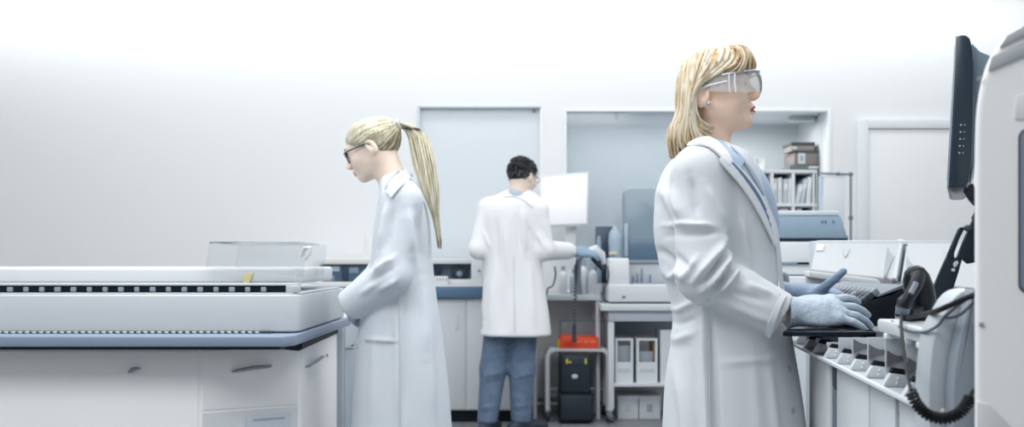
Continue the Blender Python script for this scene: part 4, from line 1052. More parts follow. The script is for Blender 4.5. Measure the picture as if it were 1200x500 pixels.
def bench_right():
    t = thing('lab_table', (.4, 6.7, 0), 'pale table with a tubular frame behind the man, carrying the white screen and bottles', 'table')
    zt = PZ(345, 6.60)
    G().box(.135, .60, 6.60, 6.95, zt-.04, zt, .005).build('table_top', mat('pale_table', 'c9d0d6', .45), t)
    for x in (.155, .58):
        for y in (6.63, 6.90):
            G().rod((x, y, 0), (x, y, zt-.04), .016).build('leg', mat('white_tube_metal', 'd6dade', .4), t)
    G().rod((.155, 6.90, .06), (.58, 6.90, .06), .014).build('rail', mat('white_tube_metal', 'd6dade', .4), t)
    G().box(.155, .58, 6.925, 6.945, .10, zt-.04, .002).build('back_panel', mat('grey_back_panel', 'e1e4e6', .5), t)
    # white screen turned a little away
    t = thing('monitor', (PX(662, 6.78), 6.80, zt), 'square white-faced monitor on a white stand facing the man', 'monitor')
    a, b, c, d = P(632, 206, 6.64), P(690, 201, 6.76), P(690, 264.5, 6.76), P(632, 266.5, 6.64)
    def slab(name, q0, q1, q2, q3, th, m, inset=0, off=0, pr=t):
        u = (q1-q0).normalized(); v = (q3-q0).normalized(); n = u.cross(v).normalized()
        if n.y > 0: n = -n
        bm = bmesh.new(); c4 = (q0+q1+q2+q3)/4
        pts = [q+(c4-q).normalized()*inset+n*off for q in (q0, q1, q2, q3)]
        f = [bm.verts.new(q) for q in pts]; k = [bm.verts.new(q-n*th) for q in pts]
        bm.faces.new(f); bm.faces.new(k[::-1])
        for i in range(4): bm.faces.new((f[i], k[i], k[(i+1) % 4], f[(i+1) % 4]))
        bmesh.ops.recalc_face_normals(bm, faces=bm.faces[:]); bmesh.ops.bevel(bm, geom=bm.edges[:], offset=.002, segments=1, affect='EDGES')
        return bm_link(name, bm, m, pr)
    slab('casing', a, b, c, d, .035, mat('screen_bezel', 'e4e7e9', .4))
    slab('screen', a, b, c, d, .006, emit('white_screen', 'eef0f2', .38), .024, .003)
    G().lathe([(.075, 0), (.075, .012), (.05, .02), (.04, .03), (.036, .16), (.03, .165)], (PX(668, 6.80), 6.83, zt), 18).build('stand', mat('white_stand', 'e2e5e7', .4), t)
    G().box(PX(662, 6.80), PX(675, 6.80), 6.80, 6.84, zt+.15, PZ(255, 6.76), .008).build('neck', mat('white_stand', 'e2e5e7', .4), t)
    # bottles and tubes
    spec = [(660, .028, .19, 'e2e6e9', 'slim white bottle at the left end of the bottle row, under the white screen'), (683, .034, .23, 'd9dee2', 'tall white bottle in the middle of the bottle row, under the dispensing handle'), (695, .030, .20, 'cfd6dc', 'white bottle at the right end of the bottle row, beside the dark display'), (672, .024, .17, 'b9c6d1', 'narrow grey bottle second from the left in the bottle row')]
    for i, (px, r, h, c, lb) in enumerate(spec):
        y = 6.64+.035*(i % 2); p = Vector((PX(px, y), y, zt))
        t = thing('bottle', p, lb, 'bottle', 'bottles on the pale table')
        G().lathe([(r*.92, 0), (r, .006), (r, h*.68), (r*.8, h*.76), (r*.42, h*.82), (r*.42, h*.88)], p, 16).build('body', mat('bottle_'+c, c, .35), t)
        G().lathe([(r*.5, h*.86), (r*.5, h), (r*.4, h*1.01), (0, h*1.01)], p, 14).build('cap', mat('cap_grey', '9aa6b1', .4), t)
    # small beaker
    p = Vector((PX(700, 6.65), 6.65, zt))
    o = G().lathe([(.030, 0), (.036, .002), (.038, .075), (.036, .075), (.034, .006), (0, .006)], p, 18).build('beaker', mat('beaker_white', 'd4dade', .3), None, p); tag(o, 'small open beaker between the bottles and the white analyzer', 'beaker')
    # dispensing head on an arm
    t = thing('dispensing_handle', (PX(680, 6.63), 6.63, zt), 'white and dark dispensing head in the gloved hand of the man, with a coiled lead', 'laboratory dispenser')
    g = G(); g.tube([P(685, 301, 6.36), P(690, 295, 6.36), P(697, 293, 6.36), P(704, 299, 6.37), P(707, 309, 6.38)], [.016, .030, .038, .034, .020], 14); g.build('head', mat('head_white', 'd5dbe0', .35), t)
    g = G(); g.tube([P(694, 302, 6.33), P(701, 308, 6.34), P(705, 315, 6.36)], [.016, .02, .012], 10); g.build('grip', DARK2, t)
    g = G(); g.tube([P(682, 299, 6.34), P(678, 306, 6.38), P(678, 325, 6.52), P(680, 345, 6.63)], [.018, .018, .017, .02], 10); g.build('arm', mat('arm_grey', 'aab6c0', .4), t)
    g = G(); g.tube(coil([P(675, 310, 6.36), P(674.5, 330, 6.36), P(673.5, 365, 6.40), P(673, 398, 6.46)], .011, .0042, 26, per=8), .0045, 6); g.tube([P(677, 303, 6.36), P(675.5, 307, 6.36), P(675, 311, 6.36)], .006, 8); g.tube([P(673, 380, 6.44), P(673, 400, 6.47)], .014, 8)
    g.build('coiled_lead', mat('slate_lead', '4a5763', .5), t)
    # dark display with pale shapes
    t = thing('display_unit', (PX(708, 6.78), 6.80, zt), 'small dark blue display behind the bottles, left of the smoked lid', 'display')
    G().box(PX(698, 6.78), PX(718, 6.78), 6.78, 6.81, zt, PZ(265, 6.78), .005).build('casing', mat('display_blue', '394c5f', .3), t)
    G().box(PX(699, 6.78), PX(717, 6.78), 6.776, 6.782, zt+.01, PZ(307, 6.78), .002).build('lower_panel', mat('display_dark', '1d3044', .3), t)
    p = P(720.5, 306, 6.70); zt0 = zt; zt = PZ(333, 6.42)
    t = thing('wash_bottle', Vector((p.x, 6.70, zt)), 'pale blue squeeze bottle between the dark display and the smoked lid', 'bottle')
    G().lathe([(.034, 0), (.038, .01), (.040, PZ(296, 6.7)-zt), (.046, PZ(283, 6.7)-zt), (.040, PZ(272, 6.7)-zt), (.016, PZ(267, 6.7)-zt), (.013, PZ(264, 6.7)-zt), (0, PZ(264, 6.7)-zt)], (p.x, 6.70, zt), 18).build('body', mat('pale_blue_bottle', 'a7b9c9', .35), t)
    G().box(p.x-.045, p.x+.010, 6.650, 6.664, PZ(298.5, 6.65), PZ(295, 6.65), .002).build('label', mat('cream_label', 'd8cfae', .5), t); zt = zt0
    p = Vector((PX(702, 6.70), 6.71, zt))
    o = G().lathe([(.016, 0), (.017, .01), (.017, PZ(282, 6.5)-zt), (.010, PZ(276, 6.5)-zt), (0, PZ(275, 6.5)-zt)], p, 14).build('test_tube', mat('grey_blue_tube', '8fa2b3', .35), None, p); tag(o, 'slender grey-blue tube standing against the dark display', 'tube')
    # loose leads
    for pts, lb in (([P(650, 312, 6.42), P(651, 322, 6.42), P(648, 334, 6.54), P(642, 338, 6.58), P(641, 344.5, 6.62)], 'black lead hanging beside the elbow of the man'), ([P(705, 344.5, 6.62), P(709, 336, 6.50), P(713, 325, 6.44), P(712, 312, 6.44)], 'dark lead curving up the left side of the white analyzer')):
        o = G().tube(catmull(pts, 16), .005, 8).build('lead', DARK2, None, pts[-1]); tag(o, lb, 'cable')
    G_ = [P(647, 311, 6.41), P(653, 311, 6.41), P(653, 321, 6.41), P(647, 321, 6.41)]
    # cart
    t = thing('side_cart', (PX(677, 6.6), 6.6, 0), 'low white tubular cart with a grey top under the pale table', 'cart')
    x0, x1, z = PX(642, 6.5), PX(713, 6.5), PZ(410, 6.5)
    tm = mat('white_tube_metal', 'd6dade', .4)
    G().box(x0+.01, x1-.01, 6.50, 6.80, z-.012, z+.008, .004).build('top', mat('cart_top', 'c3c9ce', .45), t)
    for y in (6.515, 6.785):
        r = .045
        g = G(); g.tube([(x0, y, .07), (x0, y, z-r), (x0+.013, y, z-.013), (x0+r, y, z)], .017, 10); g.build('leg', tm, t)
        g = G(); g.tube([(x1, y, .07), (x1, y, z-r), (x1-.013, y, z-.013), (x1-r, y, z)], .017, 10); g.build('leg', tm, t)
        for x in (x0, x1):
            g = G(); g.lathe([(.0, -.011), (.032, -.011), (.036, -.006), (.036, .006), (.032, .011), (0, .011)], (x, y, .036), 16, Matrix.Rotation(R(90), 3, 'Y')); w = g.build('caster', DARK2, t)
            G().box(x-.018, x+.018, y-.016, y+.016, .055, .085, .004).build('caster_fork', PLAST3, w)
    G().rod((x0, 6.785, .18), (x1, 6.785, .18), .010).build('rail', tm, t)
    # orange tray
    z += .008
    t = thing('orange_tray', (PX(680, 6.55), 6.6, z), 'bright orange open tray on the low cart', 'tray')
    om = mat('orange_plastic', 'ea5432', .45)
    a, b = PX(656, 6.5), PX(702, 6.5); zt2 = z+.085
    g = G(); g.box(a+.008, b-.008, 6.52, 6.70, z, z+.006, .002)
    g.prism([(a+.012, z), (b-.012, z), (b, zt2-.01), (PX(683, 6.5), zt2-.012), (PX(680, 6.5), zt2), (a, zt2-.002)], 'y', 6.515, 6.523, .002); g.prism([(a+.012, z), (b-.012, z), (b, zt2-.01), (a, zt2-.002)], 'y', 6.697, 6.705, .002)
    g.box(a+.002, a+.010, 6.515, 6.705, z, zt2-.004, .002); g.box(b-.010, b-.002, 6.515, 6.705, z, zt2-.012, .002)
    g.build('shell', om, t)
    def text(s, size, loc, name, m, pr, ext=.0006):
        cu = bpy.data.curves.new(name, 'FONT'); cu.body = s; cu.size = size; cu.extrude = ext; cu.align_x = 'CENTER'; cu.align_y = 'CENTER'
        tmp = bpy.data.objects.new('tmp', cu); C.objects.link(tmp); bpy.context.view_layer.update()
        me = bpy.data.meshes.new_from_object(tmp.evaluated_get(bpy.context.evaluated_depsgraph_get())); bpy.data.objects.remove(tmp)
        me.transform(Matrix.Translation(loc) @ Matrix.Rotation(R(90), 4, 'X'))
        return link_mesh(name, me, m, pr, None, 0)
    g = G()
    for k, (w, h) in enumerate(((.030, .010), (.030, .010), (.040, .010))): x = PX(676+k*8, 6.5); g.box(x, x+w, 6.512, 6.516, z+.040, z+.040+h, .001)
    g.build('print', mat('tray_print', 'f58a6c', .5), t)
    g = G(); g.box(a+.03, a+.085, 6.512, 6.516, z+.02, z+.056, .001); g.build('label', mat('tray_label', 'd8452a', .5), t)
    G().box(a-.012, a+.012, 6.54, 6.60, z, z+.06, .004).build('yellow_clip', mat('yellow_plastic', 'd6b832', .45), t)
    # clear box behind the tray
    t = thing('clear_box', (PX(683, 6.7), 6.74, z), 'clear plastic box standing on the cart behind the orange tray', 'box')
    a, b, z1 = PX(657, 6.74), PX(711, 6.74), PZ(376, 6.74)
    g = G(); y0, y1 = 6.715, 6.795
    for q in ((a, b, y0, y0+.003, z, z1), (a, b, y1-.003, y1, z, z1), (a, a+.003, y0, y1, z, z1), (b-.003, b, y0, y1, z, z1), (a, b, y0, y1, z, z+.003)): g.box(*q)
    g.build('panels', glass('clear_acrylic', 'f0f3f5', .1, .06, .06, 1.2), t)
    g = G()
    for y in (y0, y1):
        g.tube([(a, y, z+.004), (a, y, z1), (b, y, z1), (b, y, z+.004)], .0035, 6)
    g.build('edge', mat('acrylic_edge', '7f8c97', .3), t)
    # two black power units, one on the other
    pu = mat('black_unit', '18222c', .4); x0, x1 = PX(656, 6.4), PX(695, 6.4)
    t = thing('battery_cabinet', (PX(675, 6.5), 6.55, 0), 'plain black box on the floor carrying the black power unit', 'battery cabinet')
    G().box(x0, x1, 6.40, 6.72, .012, PZ(461, 6.4), .006).build('casing', pu, t)
    G().box(x0+.008, x1-.008, 6.394, 6.402, .03, PZ(463, 6.4), .004).build('front_panel', mat('black_front', '1f2a35', .45), t)
    for sx in (x0+.03, x1-.03):
        for y in (6.43, 6.69): G().lathe([(.014, 0), (.014, .013), (0, .013)], (sx, y, 0), 10).build('foot', DARK, t)
    zb = PZ(461, 6.4); x0, x1 = PX(657, 6.4), PX(692, 6.4); z1 = PZ(414, 6.4)
    t = thing('power_unit', (PX(675, 6.5), 6.55, zb), 'black power supply with yellow marks and a small pale badge, stacked under the cart top', 'power supply')
    G().box(x0, x1, 6.40, 6.70, zb, z1, .006).build('casing', pu, t)
    G().box(x0+.006, x1-.006, 6.393, 6.402, zb+.01, z1-.006, .004).build('front_panel', mat('black_front', '1f2a35', .45), t)
    G().box(x0+.022, x1-.02, 6.388, 6.395, z1-.075, z1-.022, .004).build('control_panel', mat('panel_slate', '2c3a46', .35), t)
    ym = mat('yellow_print', 'd9c43c', .5)
    g = G(); g.box(x0+.034, x0+.048, 6.385, 6.389, z1-.065, z1-.035, .001); g.build('yellow_mark', ym, t); g = G(); g.lathe([(.008, 0), (.008, .003), (0, .003)], (x0+.062, 6.389, z1-.055), 10, Matrix.Rotation(R(90), 3, 'X')); g.build('yellow_mark', ym, t); g = G(); g.box(x1-.038, x1-.026, 6.385, 6.389, z1-.068, z1-.032, .001); g.build('yellow_mark', ym, t)
    G().prism(rrect(PX(670, 6.4), PX(677, 6.4), PZ(443, 6.4), PZ(438, 6.4), .012), 'y', 6.389, 6.394, .001).build('badge', mat('pale_badge', 'c5cbd0', .4), t)

# ------------------------------------------------------------------ benchtop analyzer with smoked lid, on its table
def smoked_analyzer():
    Y0 = 6.40; zt = PZ(356, Y0)
    x0, x1 = PX(704, Y0), PX(838, Y0)
    tm = mat('table_white', 'd3d8dc', .45)
    t = thing('instrument_table', (PX(770, 6.7), 6.7, 0), 'white instrument table with shelves and casters under the analyzer with the smoked lid', 'table')
    G().box(x0, x1, Y0, 6.96, zt-.045, zt, .006).build('table_top', tm, t)
    lx = (PX(716, 6.45), PX(828, 6.45)); zs = PZ(453, 6.45)
    G().box(lx[0]-.02, lx[1]+.02, Y0+.03, 6.93, zt-.115, zt-.045, .003).build('apron', mat('apron_grey', 'b4bdc5', .5), t)
    for x in lx:
        for y in (6.46, 6.90):
            G().box(x-.02, x+.02, y-.02, y+.02, .09, zt-.045, .004).build('leg', tm, t)
    for x in lx:
        for y in (6.46, 6.90):
            g = G(); g.lathe([(0, -.014), (.038, -.014), (.044, -.008), (.044, .008), (.038, .014), (0, .014)], (x-.005, y, .044), 18, Matrix.Rotation(R(70), 3, 'Y')); w = g.build('caster', mat('caster_grey', '5d6872', .4), t)
            g = G(); g.lathe([(0, -.017), (.02, -.017), (.02, .017), (0, .017)], (x-.005, y, .044), 14, Matrix.Rotation(R(70), 3, 'Y')); g.box(x-.024, x+.012, y-.02, y+.02, .075, .10, .004); g.build('caster_hub', mat('hub_white', 'cfd5da', .4), w)
    G().box(lx[0]+.02, lx[1]-.02, 6.45, 6.92, zs, zs+.02, .003).build('shelf', tm, t)
    G().box(lx[0]+.02, lx[1]-.02, 6.905, 6.925, zs, zt-.115, .002).build('back_panel', mat('shelf_back', 'bcc4cb', .5), t)
    G().box(lx[0]-.005, lx[0]+.02, 6.50, 6.88, zs, zt-.115, .002).build('side_panel', tm, t)
    # magazine files on the shelf: a low front, a window above
    zf = zs+.02; wm = mat('file_white', 'd7dce0', .5)
    for a, b, lb in ((721, 742, 'white magazine file with a square window, left on the instrument table shelf'), (746, 770.5, 'white magazine file holding a brown folder, middle on the instrument table shelf'), (774, 796, 'tall plain white magazine file partly hidden by the woman in goggles')):
        xa, xb = PX(a, 6.5), PX(b, 6.5); ht = PZ(396, 6.5); hm_ = PZ(424, 6.5)
        f = thing('magazine_file', ((xa+xb)/2, 6.6, zf), lb, 'magazine file', 'magazine files on the table shelf')
        w = .006
        if a < 770:
            G().prism(rrect(xa, xb, zf, ht, .004, 2), 'y', 6.50, 6.506, 0, hole=rrect(xa+.016, xb-.016, hm_, ht-.016, .004, 2)).build('front', wm, f)
            g = G(); g.box(xa, xa+w, 6.506, 6.74, zf, ht); g.box(xb-w, xb, 6.506, 6.74, zf, ht); g.box(xa, xb, 6.734, 6.74, zf, ht); g.box(xa, xb, 6.506, 6.74, zf, zf+w); g.build('shell', wm, f)
            G().box(xa+.012, xb-.012, 6.54, 6.55, zf+.01, PZ(405, 6.5) if a < 730 else PZ(412, 6.5), .001).build('papers', mat('grey_paper', '9aa4ad', .7), f)
            if a > 730: G().box(xb-.024, xb-.010, 6.515, 6.72, zf+.006, PZ(400, 6.5), .001).build('folder', mat('brown_folder', '8a6f52', .6), f)
            G().box(xa+.02, xb-.02, 6.498, 6.501, zf+.07, zf+.10, .001).build('label', mat('faint_label', 'c6cdd4', .5), f)
        else:
            g = G(); g.box(xa, xb, 6.50, 6.506, zf, PZ(386, 6.5)); g.box(xa, xa+w, 6.506, 6.74, zf, PZ(386, 6.5)); g.box(xb-w, xb, 6.506, 6.74, zf, PZ(386, 6.5)); g.box(xa, xb, 6.734, 6.74, zf, PZ(386, 6.5)); g.build('shell', wm, f)
            G().box(xa+.012, xb-.012, 6.54, 6.70, zf+.004, PZ(390, 6.5), .001).build('papers', mat('grey_paper', '9aa4ad', .7), f)
    for a, b, lb in ((724, 748, 'left white carton on the floor under the instrument table'), (749, 774, 'right white carton under the instrument table, with a darker label')):
        xa, xb = PX(a, 6.6), PX(b, 6.6)
        f = thing('carton', ((xa+xb)/2, 6.7, 0), lb, 'box', 'cartons under the instrument table')
        G().box(xa, xb, 6.60, 6.86, 0, PZ(464, 6.6), .004).build('box', mat('carton_white', 'd6dbdf', .55), f)
        G().box(xa-.002, xb+.002, 6.598, 6.862, PZ(468, 6.6), PZ(463.5, 6.6), .002).build('lid', mat('carton_lid', 'dfe3e6', .5), f)
        G().box((xa+xb)/2-.02, (xa+xb)/2+.02, 6.597, 6.601, .05, .10, .001).build('label', mat('label_b' if a > 730 else 'label_a', 'a7b0b9' if a > 730 else 'c3cad1', .5), f)
    # the analyzer itself
    t = thing('benchtop_analyzer', (PX(770, 6.7), 6.7, zt), 'white benchtop analyzer with a raised smoked-blue lid, left of the woman in front', 'laboratory analyzer')
    xa, xb = PX(713, 6.42), PX(835, 6.42); zd = PZ(333, 6.42); zu = PZ(302, 6.42)
    hs = mat('analyzer_white', 'd9dde1', .4)
    G().box(xa, xb, 6.42, 6.94, zt+.012, zd, .010, 3).build('base', hs, t)
    G().box(xa+.02, xb-.02, 6.45, 6.92, zt, zt+.014).build('foot_frame', mat('foot_grey', '59646e', .5), t)
    g = G(); g.prism([(6.43, zd-.01), (6.59, zd-.01), (6.59, zu), (6.50, zu), (6.455, zu-.01)], 'x', xa+.004, PX(738, 6.42), .006); g.build('tower', hs, t)
    G().box(PX(738, 6.42)-.004, xb, 6.62, 6.94, zd-.01, zu-.03, .006).build('rear_body', mat('rear_grey', 'c4cbd1', .45), t)
    G().box(PX(741, 6.5), xb-.01, 6.50, 6.60, zd-.004, zd+.008, .002).build('sample_tray', PLAST3, t)
    for px, h in ((742, .05), (747, .07), (752, .10), (762, .06)):
        p = Vector((PX(px, 6.54), 6.54, zd+.006)); G().lathe([(.008, 0), (.008, h*.8), (.005, h*.85), (.005, h), (0, h)], p, 10).build('sample_tube', mat('tube_blue_grey', '73869a', .35), t)
    G().box(PX(729, 6.42), PX(733, 6.42), 6.416, 6.421, PZ(349.5, 6.42), PZ(346.5, 6.42), .001).build('badge', mat('blue_badge', '6f7f8e', .4), t)
    lz0, lz1 = PZ(305, 6.72), PZ(222, 6.72); la, lb_ = PX(730, 6.72), PX(845, 6.72)
    bm = bmesh.new(); sh = rrect(la, lb_, lz0-.04, lz1, .045, 6)
    G().prism(sh, 'y', 6.70, 6.712, .003).build('smoked_lid', mat('smoked_blue', '8799a6', .18, trans=0.0, spec=.6), t)
    G().prism(rrect(la-.006, lb_+.006, lz0-.04, lz1+.006, .05, 6), 'y', 6.712, 6.725, .003, hole=rrect(la+.012, lb_-.012, lz0-.03, lz1-.012, .04, 6)).build('lid_frame', mat('lid_frame', '9fb1be', .35), t)
    G().box(PX(737, 6.70), lb_-.02, 6.690, 6.702, lz0-.03, PZ(280, 6.7), .004).build('lower_screen', mat('smoked_lower', '5d7488', .2), t)
    G().box(PX(731.5, 6.69), PX(736, 6.69), 6.685, 6.70, PZ(300, 6.7), PZ(262, 6.7), .004).build('lid_strut', mat('strut_pale', 'a9bac7', .35), t)
    G().box(PX(736, 6.6), xb, 6.60, 6.70, zu-.035, zu-.015, .004).build('hinge_cover', mat('hinge_grey', '8b98a4', .4), t)

# ------------------------------------------------------------------ niche with shelves at the right
def niche_contents():
    Y = WALLY+.20
    x0, x1 = PX(868, Y), PX(972, Y)-.012; z1, zb = PZ(199, Y), .925
    xs = [PX(p, Y) for p in (880, 905, 930, 955, 975)]; z_mid = PZ(240, Y); z_low = PZ(250, Y)
    t = thing('pigeonhole_shelf', (PX(925, Y), Y+.15, .92), 'white pigeonhole shelf full of folders in the wall opening', 'shelf')
    sm = mat('shelf_white', 'e3e7e9', .5); th = .024; yb = Y+.34
    xa, xb = x0, min(xs[4], PX(970, WALLY)-.01)
    for z in (z1-.01, z_mid, z_low): G().box(xa, xb, Y, yb, z-th/2, z+th/2, .003).build('board', sm, t)
    G().box(xa, xb, Y, yb, .92, .945, .003).build('board', sm, t)
    for x in (xa+.012, *xs[:4], xb-.012): G().box(x-.011, x+.011, Y+.002, yb, .945, z1-.02, .003).build('divider', sm, t)
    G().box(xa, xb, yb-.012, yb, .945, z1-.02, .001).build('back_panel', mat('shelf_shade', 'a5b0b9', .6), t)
    zs = z_mid+th/2
    cols = ['dde3e8', 'c3ccd5', 'e6eaed', 'b3bfca', 'd2d9df']
    def folder(px, w, h, c, lean, lb):
        x = PX(px, Y); p = Vector((x, Y+.12, zs))
        f = thing('folder', p, lb, 'folder', 'folders in the pigeonhole shelf')
        rot = Matrix.Rotation(R(lean), 3, 'Y'); off = abs(math.sin(R(lean)))*w/2
        g = G(); g.box(-w/2, w/2, Y+.02-p.y, Y+.26-p.y, 0, h, .002); g.bm.transform(Matrix.Translation(p+Vector((0, 0, off))) @ rot.to_4x4()); g.build('cover', mat('folder_'+c, c, .5), f)
        g = G(); g.box(-w*.3, w*.3, Y+.017-p.y, Y+.021-p.y, h*.55, h*.8, .001); g.bm.transform(Matrix.Translation(p+Vector((0, 0, off))) @ rot.to_4x4()); g.build('spine_label', mat('spine_label', 'f0f2f3', .5), f)
    H = z1-.03-zs
    for px, w, hf, c, ln, lb in ((885, .035, .55, 'b9a9a6', 0, 'short pinkish-grey folder at the left of the pigeonhole shelf'), (893, .03, .8, 'c3ccd5', 0, 'blue-grey folder beside the short pinkish one'), (899, .028, .82, 'aeb9c4', 0, 'darker grey folder against the first divider'),
                               (909, .035, .86, 'c9d1d8', 0, 'light grey folder just right of the first divider'), (915, .03, .88, 'dfe5e9', 0, 'white folder second from the left in the second pigeonhole'), (921, .035, .84, 'c3ccd5', 2, 'grey-blue folder in the second pigeonhole, right of the middle'), (926, .022, .86, 'e6eaed', 2, 'thin white folder against the second divider'),
                               (935, .03, .66, 'dde3e8', 13, 'leaning white folder at the left of the third pigeonhole'), (941, .026, .84, 'c9d6e2', 9, 'leaning pale blue folder in the third pigeonhole'), (948, .032, .9, 'e6eaed', 4, 'tall white folder at the right of the third pigeonhole')):
        folder(px, w, H*hf, c, ln, lb)
    for px0, px1, c, lb in ((914, 926, 'c2a49c', 'small pink carton in the low pigeonhole under the folders'), (934, 942, '7e93a8', 'small blue-grey box in the low pigeonhole beside the pink carton')):
        a, b = PX(px0, Y), PX(px1, Y); p = Vector(((a+b)/2, Y+.10, z_low+th/2))
        f = thing('small_box', p, lb, 'box'); G().box(a, b, Y+.03, Y+.2, p.z, z_mid-th/2-.008, .003).build('box', mat('box_'+c, c, .55), f); G().box(a+.012, b-.012, Y+.028, Y+.031, p.z+.008, z_mid-th/2-.016, .001).build('label', mat('label_a', 'c3cad1', .5), f)
    # on top of the shelf
    zt = z1+.002
    for px, lb in ((886, 'white cup at the left end of the shelf top'), (895, 'white cup second from the left on the shelf top')):
        p = Vector((PX(px, Y), Y+.08, zt)); o = G().lathe([(.020, 0), (.022, .003), (.030, .085), (.032, .088), (.027, .085), (.019, .006), (0, .006)], p, 18).build('cup', mat('cup_white', 'eef0f1', .4), None, p); tag(o, lb, 'cup', 'white cups on the shelf')
    a, b = PX(926, Y), PX(969, Y)
    t = thing('tray', ((a+b)/2, Y+.15, zt), 'flat dark green-grey tray on the shelf top under the cardboard boxes', 'tray'); G().box(a, b, Y+.01, Y+.30, zt, zt+.035, .006).build('body', mat('green_grey', '6f7a78', .5), t); G().box(PX(948, Y), PX(960, Y), Y+.006, Y+.012, zt+.010, zt+.026, .001).build('label', mat('pale_card2', 'dfe3e6', .5), t)
    z2 = zt+.036; bm_ = mat('taupe_card', '8f8885', .6)
    a, b, zc = PX(932, Y), PX(963.5, Y), PZ(178, Y)
    t = thing('cardboard_box', ((a+b)/2, Y+.15, z2), 'grey-brown cardboard box with a pale label, lower of the two on the shelf', 'box', 'cardboard boxes on the shelf'); G().box(a, b, Y+.02, Y+.28, z2, zc, .004).build('box', bm_, t)
    G().prism([(a-.004, zc-.008), (b+.004, zc-.008), (b-.02, zc+.012), (a+.03, zc+.012)], 'y', Y+.016, Y+.284, .002).build('lid', mat('dark_lid', '565654', .6), t)
    G().box(PX(936, Y), PX(944.5, Y), Y+.016, Y+.021, PZ(191.5, Y), PZ(179, Y), .001).build('label', mat('pale_card2', 'dfe3e6', .5), t)
    G().box(PX(938.5, Y), PX(942, Y), Y+.013, Y+.017, PZ(188, Y), PZ(182, Y), .001).build('label_print', mat('blue_print', 'a9bccb', .5), t)
    z3 = zc+.013; a, b = PX(929, Y), PX(956, Y)
    t = thing('cardboard_box', ((a+b)/2, Y+.15, z3), 'smaller dark-topped cardboard box, upper of the two on the shelf', 'box', 'cardboard boxes on the shelf'); G().box(a, b, Y+.03, Y+.26, z3, PZ(167, Y), .003).build('box', mat('taupe_card2', '9c9694', .6), t); G().box(a-.003, b+.003, Y+.027, Y+.263, PZ(170, Y), PZ(166, Y), .002).build('lid', mat('dark_lid', '565654', .6), t)
    G().box(PX(930, Y), PX(935, Y), Y+.026, Y+.031, z3+.01, PZ(169, Y)-.012, .001).build('label', mat('pale_card2', 'dfe3e6', .5), t)
    # ceiling strip inside the niche
    t = thing('strip_light', (PX(945, Y), Y, PZ(129, WALLY)), 'slim grey strip fitting at the top of the wall opening', 'lamp')
    G().box(PX(928, Y), PX(958, Y), WALLY+.25, WALLY+.33, PZ(129, WALLY)-.035, PZ(129, WALLY), .004).build('housing', mat('strip_grey', 'b4bcc2', .4), t)
    G().box(PX(930, Y), PX(956, Y), WALLY+.26, WALLY+.32, PZ(129, WALLY)-.040, PZ(129, WALLY)-.034, .002).build('diffuser', mat('strip_diffuser', 'e4e8ea', .5), t)
